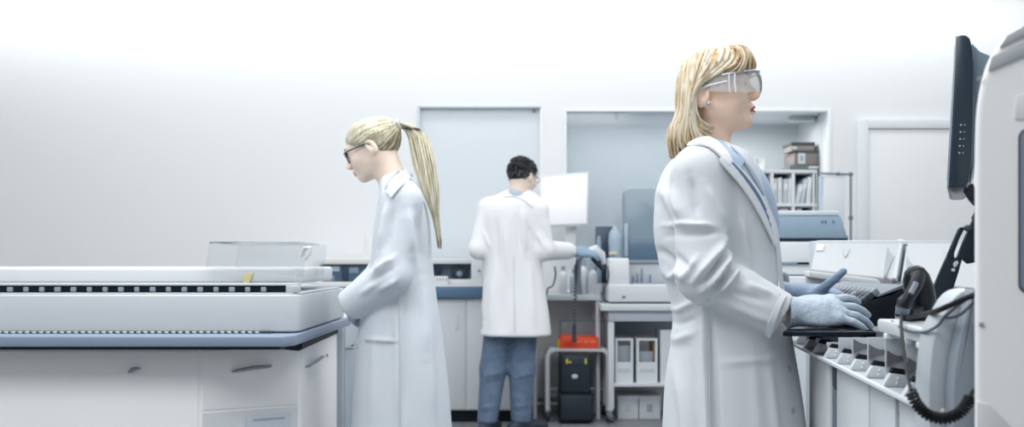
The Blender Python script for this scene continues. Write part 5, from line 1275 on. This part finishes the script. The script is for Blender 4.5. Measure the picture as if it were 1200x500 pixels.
# ------------------------------------------------------------------ analyzers behind the woman in front, right
def blue_lid_analyzer():
    Y = 4.75
    t = thing('hooded_analyzer', (PX(930, Y), Y+.35, 0), 'white analyzer with a sloping blue-grey hood behind the woman in front', 'laboratory analyzer')
    xa, xb = PX(838, Y), PX(1000, Y)
    z0, z1, z2, z3 = PZ(322, Y), PZ(283, Y), PZ(279, Y), PZ(252, Y)
    G().box(xa, xb, Y, Y+.62, z0, z1, .010, 3).build('base', mat('analyzer_white', 'd9dde1', .4), t)
    G().box(xa+.02, xb-.02, Y+.015, Y+.6, z1-.004, z2+.012, .003).build('gap_band', mat('dark_gap', '31414f', .4), t)
    q = [(PX(840, Y), z2), (PX(993.5, Y), z2), (PX(985.5, Y), z3-.008), (PX(982, Y), z3), (PX(846, Y), z3), (PX(842, Y), z3-.008)]
    G().prism(q, 'y', Y-.004, Y+.56, .006).build('hood', mat('blue_grey_hood', '8da2b4', .3), t)
    G().box(PX(845, Y), PX(983, Y), Y-.008, Y+.5, z3-.003, z3+.022, .006).build('hood_top', mat('hood_edge', 'c9d3da', .35), t)
    g = G()
    for px in (962, 966, 975): g.box(PX(px, Y), PX(px+2, Y), Y-.008, Y-.003, PZ(261, Y), PZ(258, Y), .001)
    g.build('hood_marks', mat('hood_mark', '5d7385', .4), t)
    G().box(PX(842, Y), PX(934, Y), Y-.008, Y+.05, PZ(310, Y), PZ(306.5, Y), .002).build('slot', mat('slot_slate', '8797a5', .4), t)
    G().box(PX(934, Y), PX(948, Y), Y-.010, Y+.05, PZ(309.6, Y), PZ(307, Y), .001).build('slot_latch', DARK, t)
    G().box(xa-.03, xb+.02, Y-.05, Y+.64, PZ(334, Y), PZ(323, Y), .008).build('counter', mat('counter_pale', 'c6ced5', .45), t)
    # lower frame with shelves, seen between coat and loader
    for x in (xa, xb-.05): 
        for y in (Y, Y+.57): G().box(x, x+.05, y, y+.05, 0, PZ(334, Y), .004).build('leg', mat('table_white', 'd3d8dc', .45), t)
    for py in (412, 441, 462): G().box(xa, xb, Y+.01, Y+.6, PZ(py+9, Y), PZ(py, Y), .004).build('shelf', mat('table_white', 'd3d8dc', .45), t)
    G().box(xa, xb, Y+.58, Y+.61, PZ(480, Y), PZ(334, Y), .002).build('back_panel', mat('shelf_back', '8f9aa4', .5), t)
    G().box(xa+.05, xb-.05, Y+.12, Y+.5, PZ(432, Y), PZ(425, Y), .004).build('drawer_unit', mat('dark_gap', '31414f', .4), t)
    G().box(xa+.05, xb-.05, Y+.12, Y+.5, PZ(450, Y), PZ(444, Y), .004).build('drawer_unit', mat('slate_unit', '5d6a76', .4), t)
    # wire stand with a frosted sheet
    Y2 = 6.2
    t = thing('document_stand', (PX(985, Y2), Y2, 0), 'thin wire stand holding a frosted sheet right of the wall opening', 'stand')
    wm = mat('grey_wire', '8d9aa5', .35, .5)
    g = G(); g.tube([P(962, 203, Y2), P(997, 204, Y2)], .007, 8); g.build('top_rail', wm, t)
    a = P(997, 204, Y2); g = G(); g.rod((a.x, Y2, 0), a, .008); g.build('post', wm, t)
    g = G(); g.box(PX(960, Y2), PX(966, Y2), Y2+.006, Y2+.02, .02, PZ(206, Y2), .003); g.build('edge_strip', mat('pale_blue_strip', 'c3d2e0', .4), t)
    for q, r in ((P(982, 203.4, Y2), (.02, .010, .010)), (P(997, 204, Y2), (.016, .012, .014)), (P(997, 255, Y2), (.014, .012, .02))): G().ell(q, r, 12).build('clamp', mat('clamp_grey', '6f7c88', .4), t)
    G().prism([(PX(966, Y2), PZ(205, Y2)), (PX(991, Y2), PZ(205, Y2)), (PX(990, Y2), PZ(262, Y2)), (PX(963, Y2), PZ(262, Y2))], 'y', Y2+.004, Y2+.010, .001).build('frosted_sheet', mat('frosted_white', 'eaeff2', .4), t)
    g = G(); g.box(PX(960, Y2), PX(1000, Y2), Y2-.12, Y2+.14, 0, .02, .006); g.build('foot_plate', PLAST3, t)

def lidded_analyzer():
    t = thing('lidded_analyzer', (PX(1060, 3.6), 3.7, 0), 'white analyzer with two sloping lids and shield-shaped grips, behind the keyboard', 'laboratory analyzer')
    lm = mat('lid_white', 'aaaeb2', .5)
    def lid(name, tl, tr, br, bl, th=.03):
        bm = bmesh.new(); q = [bm.verts.new(v) for v in (tl, tr, br, bl)]; bm.faces.new(q)
        n = (tr-tl).cross(bl-tl).normalized(); n = -n if n.y < 0 else n
        k = [bm.verts.new(v.co+n*th) for v in q]; bm.faces.new(k[::-1])
        for i in range(4): bm.faces.new((q[i], k[i], k[(i+1) % 4], q[(i+1) % 4]))
        bmesh.ops.recalc_face_normals(bm, faces=bm.faces[:]); bmesh.ops.bevel(bm, geom=bm.edges[:], offset=.006, segments=3, profile=.5, affect='EDGES')
        return bm_link(name, bm, lm, t)
    d0, d1 = 3.95, 3.45                                   # depth of the lids' upper and lower edge
    def L(px, py):                                        # point on the sloping lid plane
        s = (py-281)/(320-281); return P(px, py, d0+(d1-d0)*s)
    L1 = lid('lid', L(957, 281), L(1055, 281), L(1047, 326), L(950, 314.5))
    L2 = lid('lid', L(1063, 281.5), L(1185, 281.5), L(1180, 341), L(1056, 327))
    def patch(pl, m, name, pr, th=.008):
        bm = bmesh.new(); q = [bm.verts.new(L(x, y)+Vector((0, -.004, .001))) for x, y in pl]; bm.faces.new(q)
        bmesh.ops.recalc_face_normals(bm, faces=bm.faces[:]); bmesh.ops.solidify(bm, geom=bm.faces[:], thickness=th); bm_link(name, bm, m, pr)
    gp = mat('grip_grey', 'a4a9ae', .45); gp2 = mat('grip_dark', '8b949c', .45)
    patch([(987, 294), (995, 293.5), (993, 300), (989.5, 304), (987.5, 300)], gp, 'grip', L1)
    patch([(957, 288.5), (965, 288.5), (964, 295.5), (956, 295.5)], mat('lid_patch', 'd0d3d6', .45), 'plate', L1)
    patch([(1039, 291), (1042, 298), (1046.5, 303), (1040, 318), (1037, 326), (1035, 325)], gp2, 'grip', L1)
    patch([(1062, 302), (1065, 309), (1069, 313), (1063, 327), (1060, 327)], gp2, 'grip', L2)
    patch([(1104, 297.5), (1111, 297.5), (1109, 304), (1106, 307.5), (1104.5, 303)], gp, 'grip', L2)
    # gap between the lids, front rail and body
    a, b, c, d = L(1055, 281), L(1063, 281.5), L(1056, 328), L(1047, 327)
    bm = bmesh.new(); bm.faces.new([bm.verts.new(v+Vector((0, .03, -.004))) for v in (a, b, c, d)]); bmesh.ops.recalc_face_normals(bm, faces=bm.faces[:]); bmesh.ops.solidify(bm, geom=bm.faces[:], thickness=.01); bm_link('lid_divider', bm, mat('divider_grey', 'b4b9be', .45), t)
    g = G(); g.tube([L(1058, 287.5)+Vector((0, -.004, 0)), L(1057, 290)+Vector((0, -.004, 0)), L(1051.5, 325)+Vector((0, -.004, 0))], .004, 6); g.tube([L(1056.5, 287)+Vector((0, -.004, 0)), L(1063, 287)+Vector((0, -.004, 0))], .004, 6); g.build('hinge_line', mat('hinge_line', '59646e', .4), t)
    g = G()
    A, B = P(946, 317, 3.42), P(1184, 347, 3.42)
    g.prism([(A.x, A.z), (B.x, B.z), (B.x, B.z-.03), (A.x, A.z-.022)], 'y', 3.40, 3.46, .004); g.build('front_rail', mat('rail_white', 'd5d9dc', .4), t)
    g = G(); g.prism([(A.x, A.z-.022), (B.x, B.z-.03), (B.x, .05), (A.x, .05)], 'y', 3.44, 4.0, .006); g.build('body', mat('analyzer_body', 'bcc4cb', .45), t)
    G().box(A.x+.02, B.x-.02, 3.48, 3.96, 0, .055).build('plinth', DARK2, t)
    C0, C1 = L(957, 281), L(1185, 281); G().box(C0.x-.01, C1.x, 3.90, 4.02, .9, C0.z-.004, .006).build('rear_body', mat('analyzer_body', 'bcc4cb', .45), t)

# ------------------------------------------------------------------ sample loader along the right, running away from the camera
X0, TAN = .433, .12
CA, SA = 1/math.hypot(1, TAN), TAN/math.hypot(1, TAN)
LM = Matrix(((CA, SA, 0, X0), (-SA, CA, 0, 0), (0, 0, 1, 0), (0, 0, 0, 1)))
def LY(y): return y/CA
def sample_loader():
    t = thing('sample_loader', (X0+.4, 2.1, 0), 'white sample loader with a row of angled rack lanes below the keyboard tray', 'sample loader')
    lw = mat('lane_white', 'b3bac1', .42); lg = mat('lane_grey', 'aeb6bd', .45)
    y0, y1 = 1.47, 2.72
    G(LM).box(-.004, .006, y0, y1, .831, .839, .002).build('front_rail', mat('rail_bright', 'd2d7db', .4), t)
    G(LM).box(.008, .33, y0, y1, .826, .8375, .002).build('lane_floor', lg, t)
    G(LM).prism([(.30, .826), (.33, .826), (.33, .875), (.30, .875)], 'y', y0, y1, .002).build('lane_back', lg, t)
    n = 10
    for k in range(n):
        Yk = 1.445+.1265*k; y = LY(Yk); zt = min(.928, 1.05-87.5*Yk/1150) if Yk < 2.15 else .872
        dv = G(LM).prism([(.016, .838), (.30, .838), (.30, zt), (.010, zt), (.010, .866)], 'y', y+.004, y+.009, .001).build('lane_divider', lw, t)
        # dark hooked band on the divider face, standing in for a shaded slot
        if zt > .899:
            g = G(LM); g.prism([(.012, .899), (.022, .893), (.030, .8895), (.30, .8895), (.30, .880), (.034, .880), (.024, .878), (.012, .871)], 'y', y+.0015, y+.0045); g.build('slot', mat('slot_shade', '6a6a6e', .5), dv)
        c = G(LM).prism([(.000, .838), (.046, .838), (.040, .858), (.014, .861)], 'y', y-.016, y+.003, .0015).build('rack_clip', mat('clip_white', 'c9cfd4', .4), t)
        G(LM).prism([(.014, .861), (.042, .858), (.046, .866), (.020, .870)], 'y', y-.010, y+.003, .001).build('clip_opening', mat('slot_black', '141b22', .5), c)
        for zz, xx in ((.853, .024), (.845, .022)):
            G(LM).box(xx, xx+.004, y-.0175, y-.0155, zz-.002, zz+.002, .0008).build('clip_mark', mat('mark_white', 'f4f5f6', .4), c)
    # panels under the rail
    for a, b, m in ((2.23, 2.48, 'd3d7da'), (1.867, 2.153, 'c9ced2'), (1.682, 1.857, 'c4cacf'), (1.46, 1.657, 'c6cbd0')):
        G(LM).box(.020, .045, LY(a), LY(b), .05, .826, .004).build('panel', mat('panel_'+m, m, .42), t)
    G(LM).box(.14, .42, LY(1.46), LY(2.70), .05, .81, .004).build('body', mat('loader_body', '3d4852', .5), t)
    for a, b, za, zb_, m in ((2.155, 2.228, .77, .824, '2b3743'), (2.155, 2.228, .05, .768, '64727f'), (1.858, 1.866, .05, .76, '3a4550'), (1.659, 1.680, .05, .80, '3d4a57')):  # dark strips fill the panel gaps in place of their shade
        G(LM).box(.026, .050, LY(a), LY(b), za, zb_, .001).build('gap_shade_strip', mat('strip_'+m, m, .5), t)
    G(LM).box(.10, .40, LY(1.5), LY(2.66), 0, .052).build('plinth', DARK2, t)
    # shelf bar above the lanes at the near end
    G(LM).box(-.002, .040, LY(1.42), LY(1.71), .931, .953, .004).build('shelf_bar', mat('bar_white', 'c6ccd1', .4), t)
    G(LM).box(.036, .30, LY(1.42), LY(1.71), .940, .953, .003).build('shelf', mat('shelf_top_white', 'd2d7da', .4), t)
    for y in (1.47, 1.55, 1.66): G(LM).box(-.003, .010, y, y+.018, .922, .932, .003).build('stud', mat('stud_white', 'eef0f1', .3), t)
    # curved end piece
    d = 1.385
    cur = [(1142, 338), (1128, 341), (1117, 350), (1108, 365), (1099, 381), (1094, 398), (1091, 420), (1089, 445), (1088.5, 470), (1089, 510), (1091, 700)]
    pl = [(PX(x, d), PZ(y, d)) for x, y in cur]; pl = [(v.x, v.y) for v in catmull([Vector((a, b, 0)) for a, b in pl], 20)]
    zb = .02
    pl[-1] = (pl[-1][0], zb)
    e = .660
    G().prism(pl+[(e, zb), (e, pl[0][1])], 'y', d, d+.05, .004).build('end_panel', mat('end_panel', 'b2bac1', .42), t)
    d2 = 1.355
    cur = [(1141, 338), (1134, 365), (1127, 392), (1121, 420), (1118, 450), (1117.5, 490), (1118, 700)]
    p2 = [(PX(x, d2), PZ(y, d2)) for x, y in cur]; p2 = [(v.x, v.y) for v in catmull([Vector((a, b, 0)) for a, b in p2], 20)]; p2[-1] = (p2[-1][0], zb)
    e = .641
    G().prism(p2+[(e, zb), (e, p2[0][1])], 'y', d2, d2+.028, .003).build('side_cheek', mat('cheek_grey', '87929c', .45), t)
    g = G(); a = P(1107, 487, d-.004); g.prism(rrect(a.x-.004, a.x+.004, a.z-.002, a.z+.010, .0035), 'y', d-.004, d+.001, .001); g.build('catch', mat('catch_pale', 'd6d2cc', .4), t)
    # keyboard tray
    tr = thing('keyboard_tray', (.87, 2.55, .885), 'thin glossy black keyboard tray over the loader, before the woman in goggles', 'tray')
    G().prism([(PX(917, 2.22), 2.22), (PX(1027, 2.22), 2.22), (1.00, 2.90), (.87, 2.90), (.845, 2.48), (.70, 2.46)], 'z', .884, .895, .003).build('slab', mat('gloss_black', '101823', .12, spec=.7), tr)
    G().prism([(.80, 2.20), (1.02, 2.20), (1.03, 2.26), (.80, 2.26)], 'z', .8785, .8838, .001).build('under_rail', DARK2, tr)

def keyboard():
    t = thing('keyboard', (.9, 2.62, .895), 'thick black keyboard with grey keys under the hands of the woman in goggles', 'keyboard')
    Y = 2.40
    q = [(966, 376), (1000, 366.5), (1010, 352), (1016, 347), (1047, 339), (1060, 331.5), (1063, 334), (1055, 345), (1050, 352), (1049, 374), (1040, 376)]
    pr = [(PX(x, Y), PZ(y, Y)) for x, y in q]
    zmin = min(z for x, z in pr); 
    pr = [(x, z-zmin+.8955) for x, z in pr]
    G().prism(pr, 'y', Y, 2.86, .003).build('case', mat('keyboard_black', '121a24', .35), t)
    # grey top plate
    a, b = Vector((pr[4][0], 0, pr[4][1])), Vector((pr[5][0], 0, pr[5][1]))
    def on(p0, p1, s): return (p0[0]+(p1[0]-p0[0])*s, p0[1]+(p1[1]-p0[1])*s)
    G().prism([on(pr[3], pr[5], .30), on(pr[3], pr[5], .99), (on(pr[3], pr[5], .99)[0], on(pr[3], pr[5], .99)[1]+.010), (on(pr[3], pr[5], .30)[0], on(pr[3], pr[5], .30)[1]+.006)], 'y', Y+.004, 2.85, .002).build('top_plate', mat('plate_grey', '727c86', .4), t)
    km, km2 = mat('key_dark', '2c3640', .4), mat('key_pale', '808a94', .4)
    A, B = Vector((pr[1][0], 0, pr[1][1])), Vector((on(pr[3], pr[5], .34)[0], 0, on(pr[3], pr[5], .34)[1]))
    u = (B-A).normalized(); ang = math.atan2(u.z, u.x)
    for r in range(5):
        for k in range(13):
            y = Y+.022+k*.033
            if y > 2.84: break
            c = A+u*((B-A).length*(r+.62)/5.1)+Vector((0, y, .016))
            G().box(c.x-.0085, c.x+.0085, y-.014, y+.014, c.z-.008, c.z+.008, .003, rot=Matrix.Rotation(-ang, 3, 'Y')).build('key', km2 if r == 4 or (k+r) % 6 == 0 else km, t)

def scanner_and_arm():
    # barcode scanner leaning in its cradle
    d = 1.66
    t = thing('barcode_scanner', P(1072, 372, d), 'black handheld barcode scanner with a rounded hood and a coiled cable, right of the keyboard', 'barcode scanner')
    g = G(); c = P(1077, 339, d); rot = Matrix.Rotation(R(-14), 3, 'Y')
    prof = [(r*.83, z*.78) for r, z in ((0, -.062), (.016, -.058), (.024, -.046), (.0285, -.02), (.029, .005), (.026, .028), (.019, .044), (.009, .052), (0, .053))]
    g.lathe(prof, c, 24, rot); g.build('hood', mat('gloss_scanner', '0a1017', .22, spec=.4), t)
    hd = [P(1077, 322, d-.035), P(1073, 334, d-.05), P(1066, 347, d-.055), P(1060, 358, d-.055), P(1057, 368, d-.055)]
    G().tube(catmull(hd, 12), [.0105, .011, .011, .0105, .0102, .0098, .0095, .0092, .009, .0086, .0082, .007], 14).build('handle', mat('scanner_black', '121a23', .35, spec=.4), t)
    G().tube([P(1073.5, 331, d-.062), P(1067, 344, d-.067)], .0045, 10).build('trigger', mat('grey_trigger', '77818b', .3), t)
    G().tube([P(1058.5, 361, d-.055), P(1057, 368, d-.055)], .011, 14).build('collar', mat('grey_collar', '5b6671', .35), t)
    cab = [P(1057, 367, d-.055), P(1056, 380, 1.52), P(1058, 400, 1.46), P(1061, 425, 1.40), P(1065, 447, 1.34), P(1069, 462, 1.30)]
    g = G(); g.tube(catmull(cab, 30), .0026, 8)
    d2 = 1.29
    g.tube(coil([P(1067, 458, d2), P(1075, 474, d2), P(1088, 486, d2), P(1106, 490, d2), P(1122, 485, d2), P(1132, 475, d2), P(1137.5, 464, d2)], .0066, .003, 23, per=14), .00185, 6)
    g.tube([P(1137, 465, d2), P(1139, 460, d2+.01), P(1143, 456, d2+.02)], .003, 8)
    g.build('coiled_cable', mat('cable_black', '0d1319', .6, spec=.25), t)
    G().tube([P(1090, 364, d+.02), P(1078, 366, d), P(1064, 370, d-.03)], [.018, .022, .014], 10, flat=.5).build('cradle', DARK, t)
    # black bracket of the screen arm: a slotted plate
    d = 1.74
    t = thing('screen_arm', P(1098, 370, d), 'slotted black metal bracket rising from the shelf toward the upright screen', 'bracket')
    f_ = lambda l: [(PX(x, d), PZ(y, d)) for x, y in l]
    out = f_([(1078, 372), (1081, 355), (1090, 349), (1097, 330), (1111, 298), (1123, 270), (1127, 266), (1131, 268), (1137, 276), (1128, 300), (1121, 324), (1113, 350), (1105, 372), (1098, 372.5), (1092, 372.6), (1085, 372.6)])
    bm = bmesh.new()
    # plate built as bands so that the slot stays open
    L_ = [(1097, 330), (1104, 314), (1111, 298), (1116, 286), (1121, 275), (1124, 268), (1127, 265)]
    SLL = [(1119, 302), (1118.5, 298), (1122, 288), (1125, 281), (1128, 274), (1131, 269)]
    g = G()
    g.prism(f_([(1078, 372), (1079, 362), (1088, 352), (1096, 333), (1104, 314), (1110, 301), (1119, 303), (1128, 303), (1124, 318), (1115, 346), (1105, 372)]), 'y', d, d+.008, .0015)
    g.prism(f_([(1110, 301.4), (1117, 285), (1124, 268.5), (1127, 265.5), (1130.5, 267.5), (1124, 281), (1118.4, 297), (1119, 303)]), 'y', d, d+.008, .001)
    g.prism(f_([(1119, 303), (1123, 300.5), (1129, 285), (1136, 269), (1141, 258), (1146, 246), (1150, 255), (1150, 306), (1135, 309), (1128, 303)]), 'y', d+.001, d+.009, .001)
    g.prism(f_([(1140, 256), (1146, 244), (1152, 238), (1152, 262)]), 'y', d+.001, d+.009, .001)
    g.build('plate', mat('bracket_black', '14202c', .38), t)
    g = G(); g.prism(f_([(1117, 307.5), (1121.5, 305), (1123, 308), (1119.5, 313), (1117, 312)]), 'y', d-.002, d+.002, .0006); g.lathe([(.003, 0), (.003, .003), (0, .004)], P(1116.5, 316, d), 10, Matrix.Rotation(R(90), 3, 'X')); g.build('bolt', mat('bolt_pale', 'b9c1c8', .3), t)
    G().ell(P(1134, 267, d-.004), (.008, .006, .006), 12).build('pivot', mat('pivot_dark', '2a333d', .3), t)
    G().tube([P(1146, 246, d+.004), P(1153, 228, d+.06), P(1156, 215, d+.1)], .007, 8).build('rod', STEEL, t)
    # base of the arm: dark foot on the shelf
    G().prism(f_([(1064, 373), (1066, 352), (1074, 345), (1086, 350), (1092, 372)]), 'y', d+.012, d+.06, .002).build('foot', mat('foot_black', '101820', .4), t)
    # upright monitor seen edge-on
    c = P(1127, 132, 2.2); a = math.atan2(c.x, c.y)
    ex, ey = Vector((math.cos(a), -math.sin(a), 0)), Vector((math.sin(a), math.cos(a), 0))
    M = Matrix(((ex.x, ey.x, 0, c.x), (ex.y, ey.y, 0, c.y), (0, 0, 1, c.z), (0, 0, 0, 1))) @ Matrix.Rotation(R(3.0), 4, 'Y')
    t = thing('edge_on_monitor', P(1127, 220, 2.2), 'dark monitor seen edge-on with tiny side buttons, beside the tall white machine', 'monitor')
    H = .17
    prof = [(-.018, -H+.004), (-.014, -H), (.012, -H+.002), (.022, -H+.012), (.026, -H+.06), (.024, -.02), (.019, .10), (.014, H-.03), (.008, H-.008), (-.001, H), (-.014, H), (-.018, H-.004)]
    G(M).prism(prof, 'y', -.02, .46, .004).build('casing', mat('monitor_navy', '223340', .3), t)
    G(M).box(-.0215, -.0175, -.02, .46, -H+.002, H-.002, .001).build('front_bezel', mat('bezel_grey', '93a2ae', .3), t)
    G(M).box(-.023, -.021, .0, .44, -H+.02, H-.02, .001).build('screen', mat('screen_glass', 'a9b9c4', .12), t)
    G(M).prism([(.018, .06), (.026, -H+.03), (.034, -H+.06), (.036, .04), (.052, .115), (.052, .130), (.030, H-.03), (.012, H-.01)], 'y', .02, .42, .004).build('rear_shell', mat('rear_shell', '8296a5', .4), t)
    for k in range(5):
        z = -.030-.0155*k; g = G(M); g.lathe([(.0022, 0), (.0022, .0015), (0, .002)], (.0, -.020, z), 8, Matrix.Rotation(R(90), 3, 'X')); g.box(.006, .009, -.0215, -.0195, z-.001, z+.001); g.build('button', mat('button_pale', '9fb0bd', .4), t)
    G(M).tube([(.02, .2, -H+.02), (.035, .2, -H-.005), (.05, .22, -H-.02)], .014, 10).build('mount', DARK2, t)
    g = G(); g.tube([M @ Vector((.045, .22, -H-.012)), M @ Vector((.07, .22, -H-.04)), M @ Vector((.09, .24, -H-.12)), M @ Vector((.10, .26, -H-.30))], .012, 10); g.build('arm', DARK2, t)
    # loose cables by the shelf
    for pts, r, lb in (([P(1064, 372, 1.63), P(1083, 368, 1.50), P(1098, 364, 1.37), P(1112, 358, 1.34), P(1135, 348, 1.325), P(1152, 343, 1.315)], .0042, 'thick black cable running from the scanner to the tall white machine'),
                      ([P(1045, 376, 1.64), P(1060, 386, 1.535), P(1082, 389, 1.42), P(1098, 382, 1.37), P(1108, 370, 1.36), P(1130, 352, 1.335), P(1150, 340, 1.33)], .0022, 'thin grey cable looping low over the edge of the shelf'),
                      ([P(1100, 366, 1.50), P(1110, 372, 1.375), P(1126, 368, 1.345), P(1140, 355, 1.335), P(1152, 346, 1.33)], .0022, 'thin dark cable drooping between the bracket and the tall white machine')):
        o = G().tube(catmull(pts, 24), r, 8).build('cable', mat('cable_black', '12191f', .4) if 'black' in lb else mat('cable_grey', '4c5761', .4), None, pts[0]); tag(o, lb, 'cable')

def tall_machine():
    d = 1.25; A = P(1142, 308, d); th = R(27.5)
    ex, ey = Vector((math.cos(th), -math.sin(th), 0)), Vector((math.sin(th), math.cos(th), 0))
    M = Matrix(((ex.x, ey.x, 0, A.x), (ex.y, ey.y, 0, A.y), (0, 0, 1, 0), (0, 0, 0, 1)))
    def fp(px, py):
        k = (px-HX)/F; t = (k*A.y-A.x)/(ex.x-k*ex.y); y = A.y+ex.y*t
        return (t, PZ(py, y))
    t = thing('tall_analyzer', (A.x+.2, A.y+.1, 0), 'tall white machine with a rounded top and dark window at the right edge', 'laboratory analyzer')
    top = [(1142, 210), (1142.3, 170), (1144, 130), (1149, 98), (1157, 72), (1168, 53), (1183, 38), (1200, 28.5), (1225, 19), (1255, 13), (1290, 10)]
    pts = [fp(*q) for q in top]; pts = [(v.x, v.y) for v in catmull([Vector((a, b, 0)) for a, b in pts], 40)]
    R_ = pts[-1][0]+.25
    poly = [(0, .03)]+pts+[(R_, pts[-1][1]), (R_, .03)]
    G(M).prism(poly, 'y', 0, .50, .008, 3).build('housing', mat('machine_white', 'f2f2f2', .35), t)
    G(M).box(.02, R_-.02, .03, .47, 0, .035).build('plinth', DARK2, t)
    bandm = mat('band_grey', 'b4b9bd', .35)
    for q in ([(1171, 56), (1200, 43), (1240, 30), (1240, 20), (1200, 30.5), (1180, 42)], [(1158, 83.5), (1200, 66), (1250, 50), (1250, 36), (1200, 49), (1162, 66.5)]):
        G(M).prism([fp(*p) for p in q], 'y', -.003, .004, .001).build('vent_band', bandm, t)
    G(M).prism([fp(*p) for p in ((1190, 112), (1250, 104), (1250, 140), (1189, 140))], 'y', -.002, .004, .001).build('plate', mat('plate_pale', 'dfe1e2', .35), t)
    rr = rrect(fp(1193, 180)[0], fp(1300, 180)[0], PZ(345, 1.2), PZ(147, 1.2), .012, 5)
    G(M).prism(rr, 'y', -.004, .004, .002).build('window_frame', mat('window_rim', '3b4a58', .3), t)
    G(M).prism(rrect(fp(1196, 180)[0], fp(1300, 180)[0]-.004, PZ(342, 1.2), PZ(150, 1.2), .010, 5), 'y', -.006, .002, .001).build('window', mat('dark_window', '7d8a96', .12), t)
    for px, py in ((1150, 380), (1148, 92)):
        x, z = fp(px, py); G(M).lathe([(.003, 0), (.003, .002), (0, .0025)], (x, -.0, z), 10, Matrix.Rotation(R(90), 3, 'X')).build('screw', mat('screw_grey', '9aa0a6', .35), t)
    G(M).prism([fp(*p) for p in ((1145, 470), (1160, 474), (1185, 500), (1185, 560), (1145, 560))], 'y', -.002, .004, .001).build('service_cover', mat('cover_pale', 'd8dadb', .4), t)

# ------------------------------------------------------------------ light, world, camera
def lights():
    def area(name, loc, sx, sy, power, rot=(0, 0, 0), col=(1, 1, 1)):
        l = bpy.data.lights.new(name, 'AREA'); l.shape = 'RECTANGLE'; l.size = sx; l.size_y = sy; l.energy = power; l.color = col
        o = bpy.data.objects.new(name, l); C.objects.link(o); o.location = loc; o.rotation_euler = rot
    area('ceiling_lamp', (.2, 2.3, 2.97), 2.6, 3.0, 56, (0, 0, 0), (.985, .993, 1))
    area('ceiling_lamp_rear', (0, 3.7, 2.97), 5.5, 1.4, 80, (0, 0, 0), (.98, .99, 1))
    area('front_fill_lamp', (-1.8, .9, 2.97), 2.2, 1.4, 68, (0, 0, 0), (.985, .993, 1))  # added fill lamp for the fronts that face the camera
    area('back_fill_lamp', (0, 5.7, 2.97), 6.5, .8, 28, (0, 0, 0), (.98, .99, 1))  # added fill lamp that brightens the back of the room
    area('niche_strip', (PX(900, 7.2), WALLY+.29, PZ(129, WALLY)-.045), .4, .06, 2.6)
    area('niche_fill_left', (PX(760, 7.2), WALLY+.35, PZ(129, WALLY)-.02), 1.0, .06, 8)  # added fill for the recess, with no fitting of its own
    area('upper_wall_fill', (-.2, 6.62, 2.95), 8.0, .30, 30, (R(32), 0, 0))  # added lamp that bleaches the upper back wall
    w = bpy.data.worlds.new('World'); bpy.context.scene.world = w; w.use_nodes = True
    b = w.node_tree.nodes['Background']; b.inputs['Color'].default_value = (*lin('e6ebf0'), 1); b.inputs['Strength'].default_value = .42

def camera():
    c = bpy.data.cameras.new('camera'); o = bpy.data.objects.new('camera', c); C.objects.link(o)
    o.location = CAM; o.rotation_euler = (R(90), 0, 0)
    c.sensor_width = 36; c.sensor_fit = 'HORIZONTAL'; c.lens = F/1200*36; c.shift_y = (308-250)/1200
    c.clip_start = .05; c.clip_end = 60
    c.dof.use_dof = True; c.dof.focus_distance = 2.3; c.dof.aperture_fstop = 4.5
    bpy.context.scene.camera = o
    vs = bpy.context.scene.view_settings
    vs.view_transform = 'Standard'; vs.look = 'None'; vs.gamma = 1; vs.exposure = 0.0; vs.use_curve_mapping = False

build_room(); left_analyzer(); storage_cabinet(); back_bench(); bench_right(); smoked_analyzer(); niche_contents()
blue_lid_analyzer(); lidded_analyzer(); sample_loader(); keyboard(); scanner_and_arm(); tall_machine()
side_woman(); back_man(); front_woman()
lights(); camera()
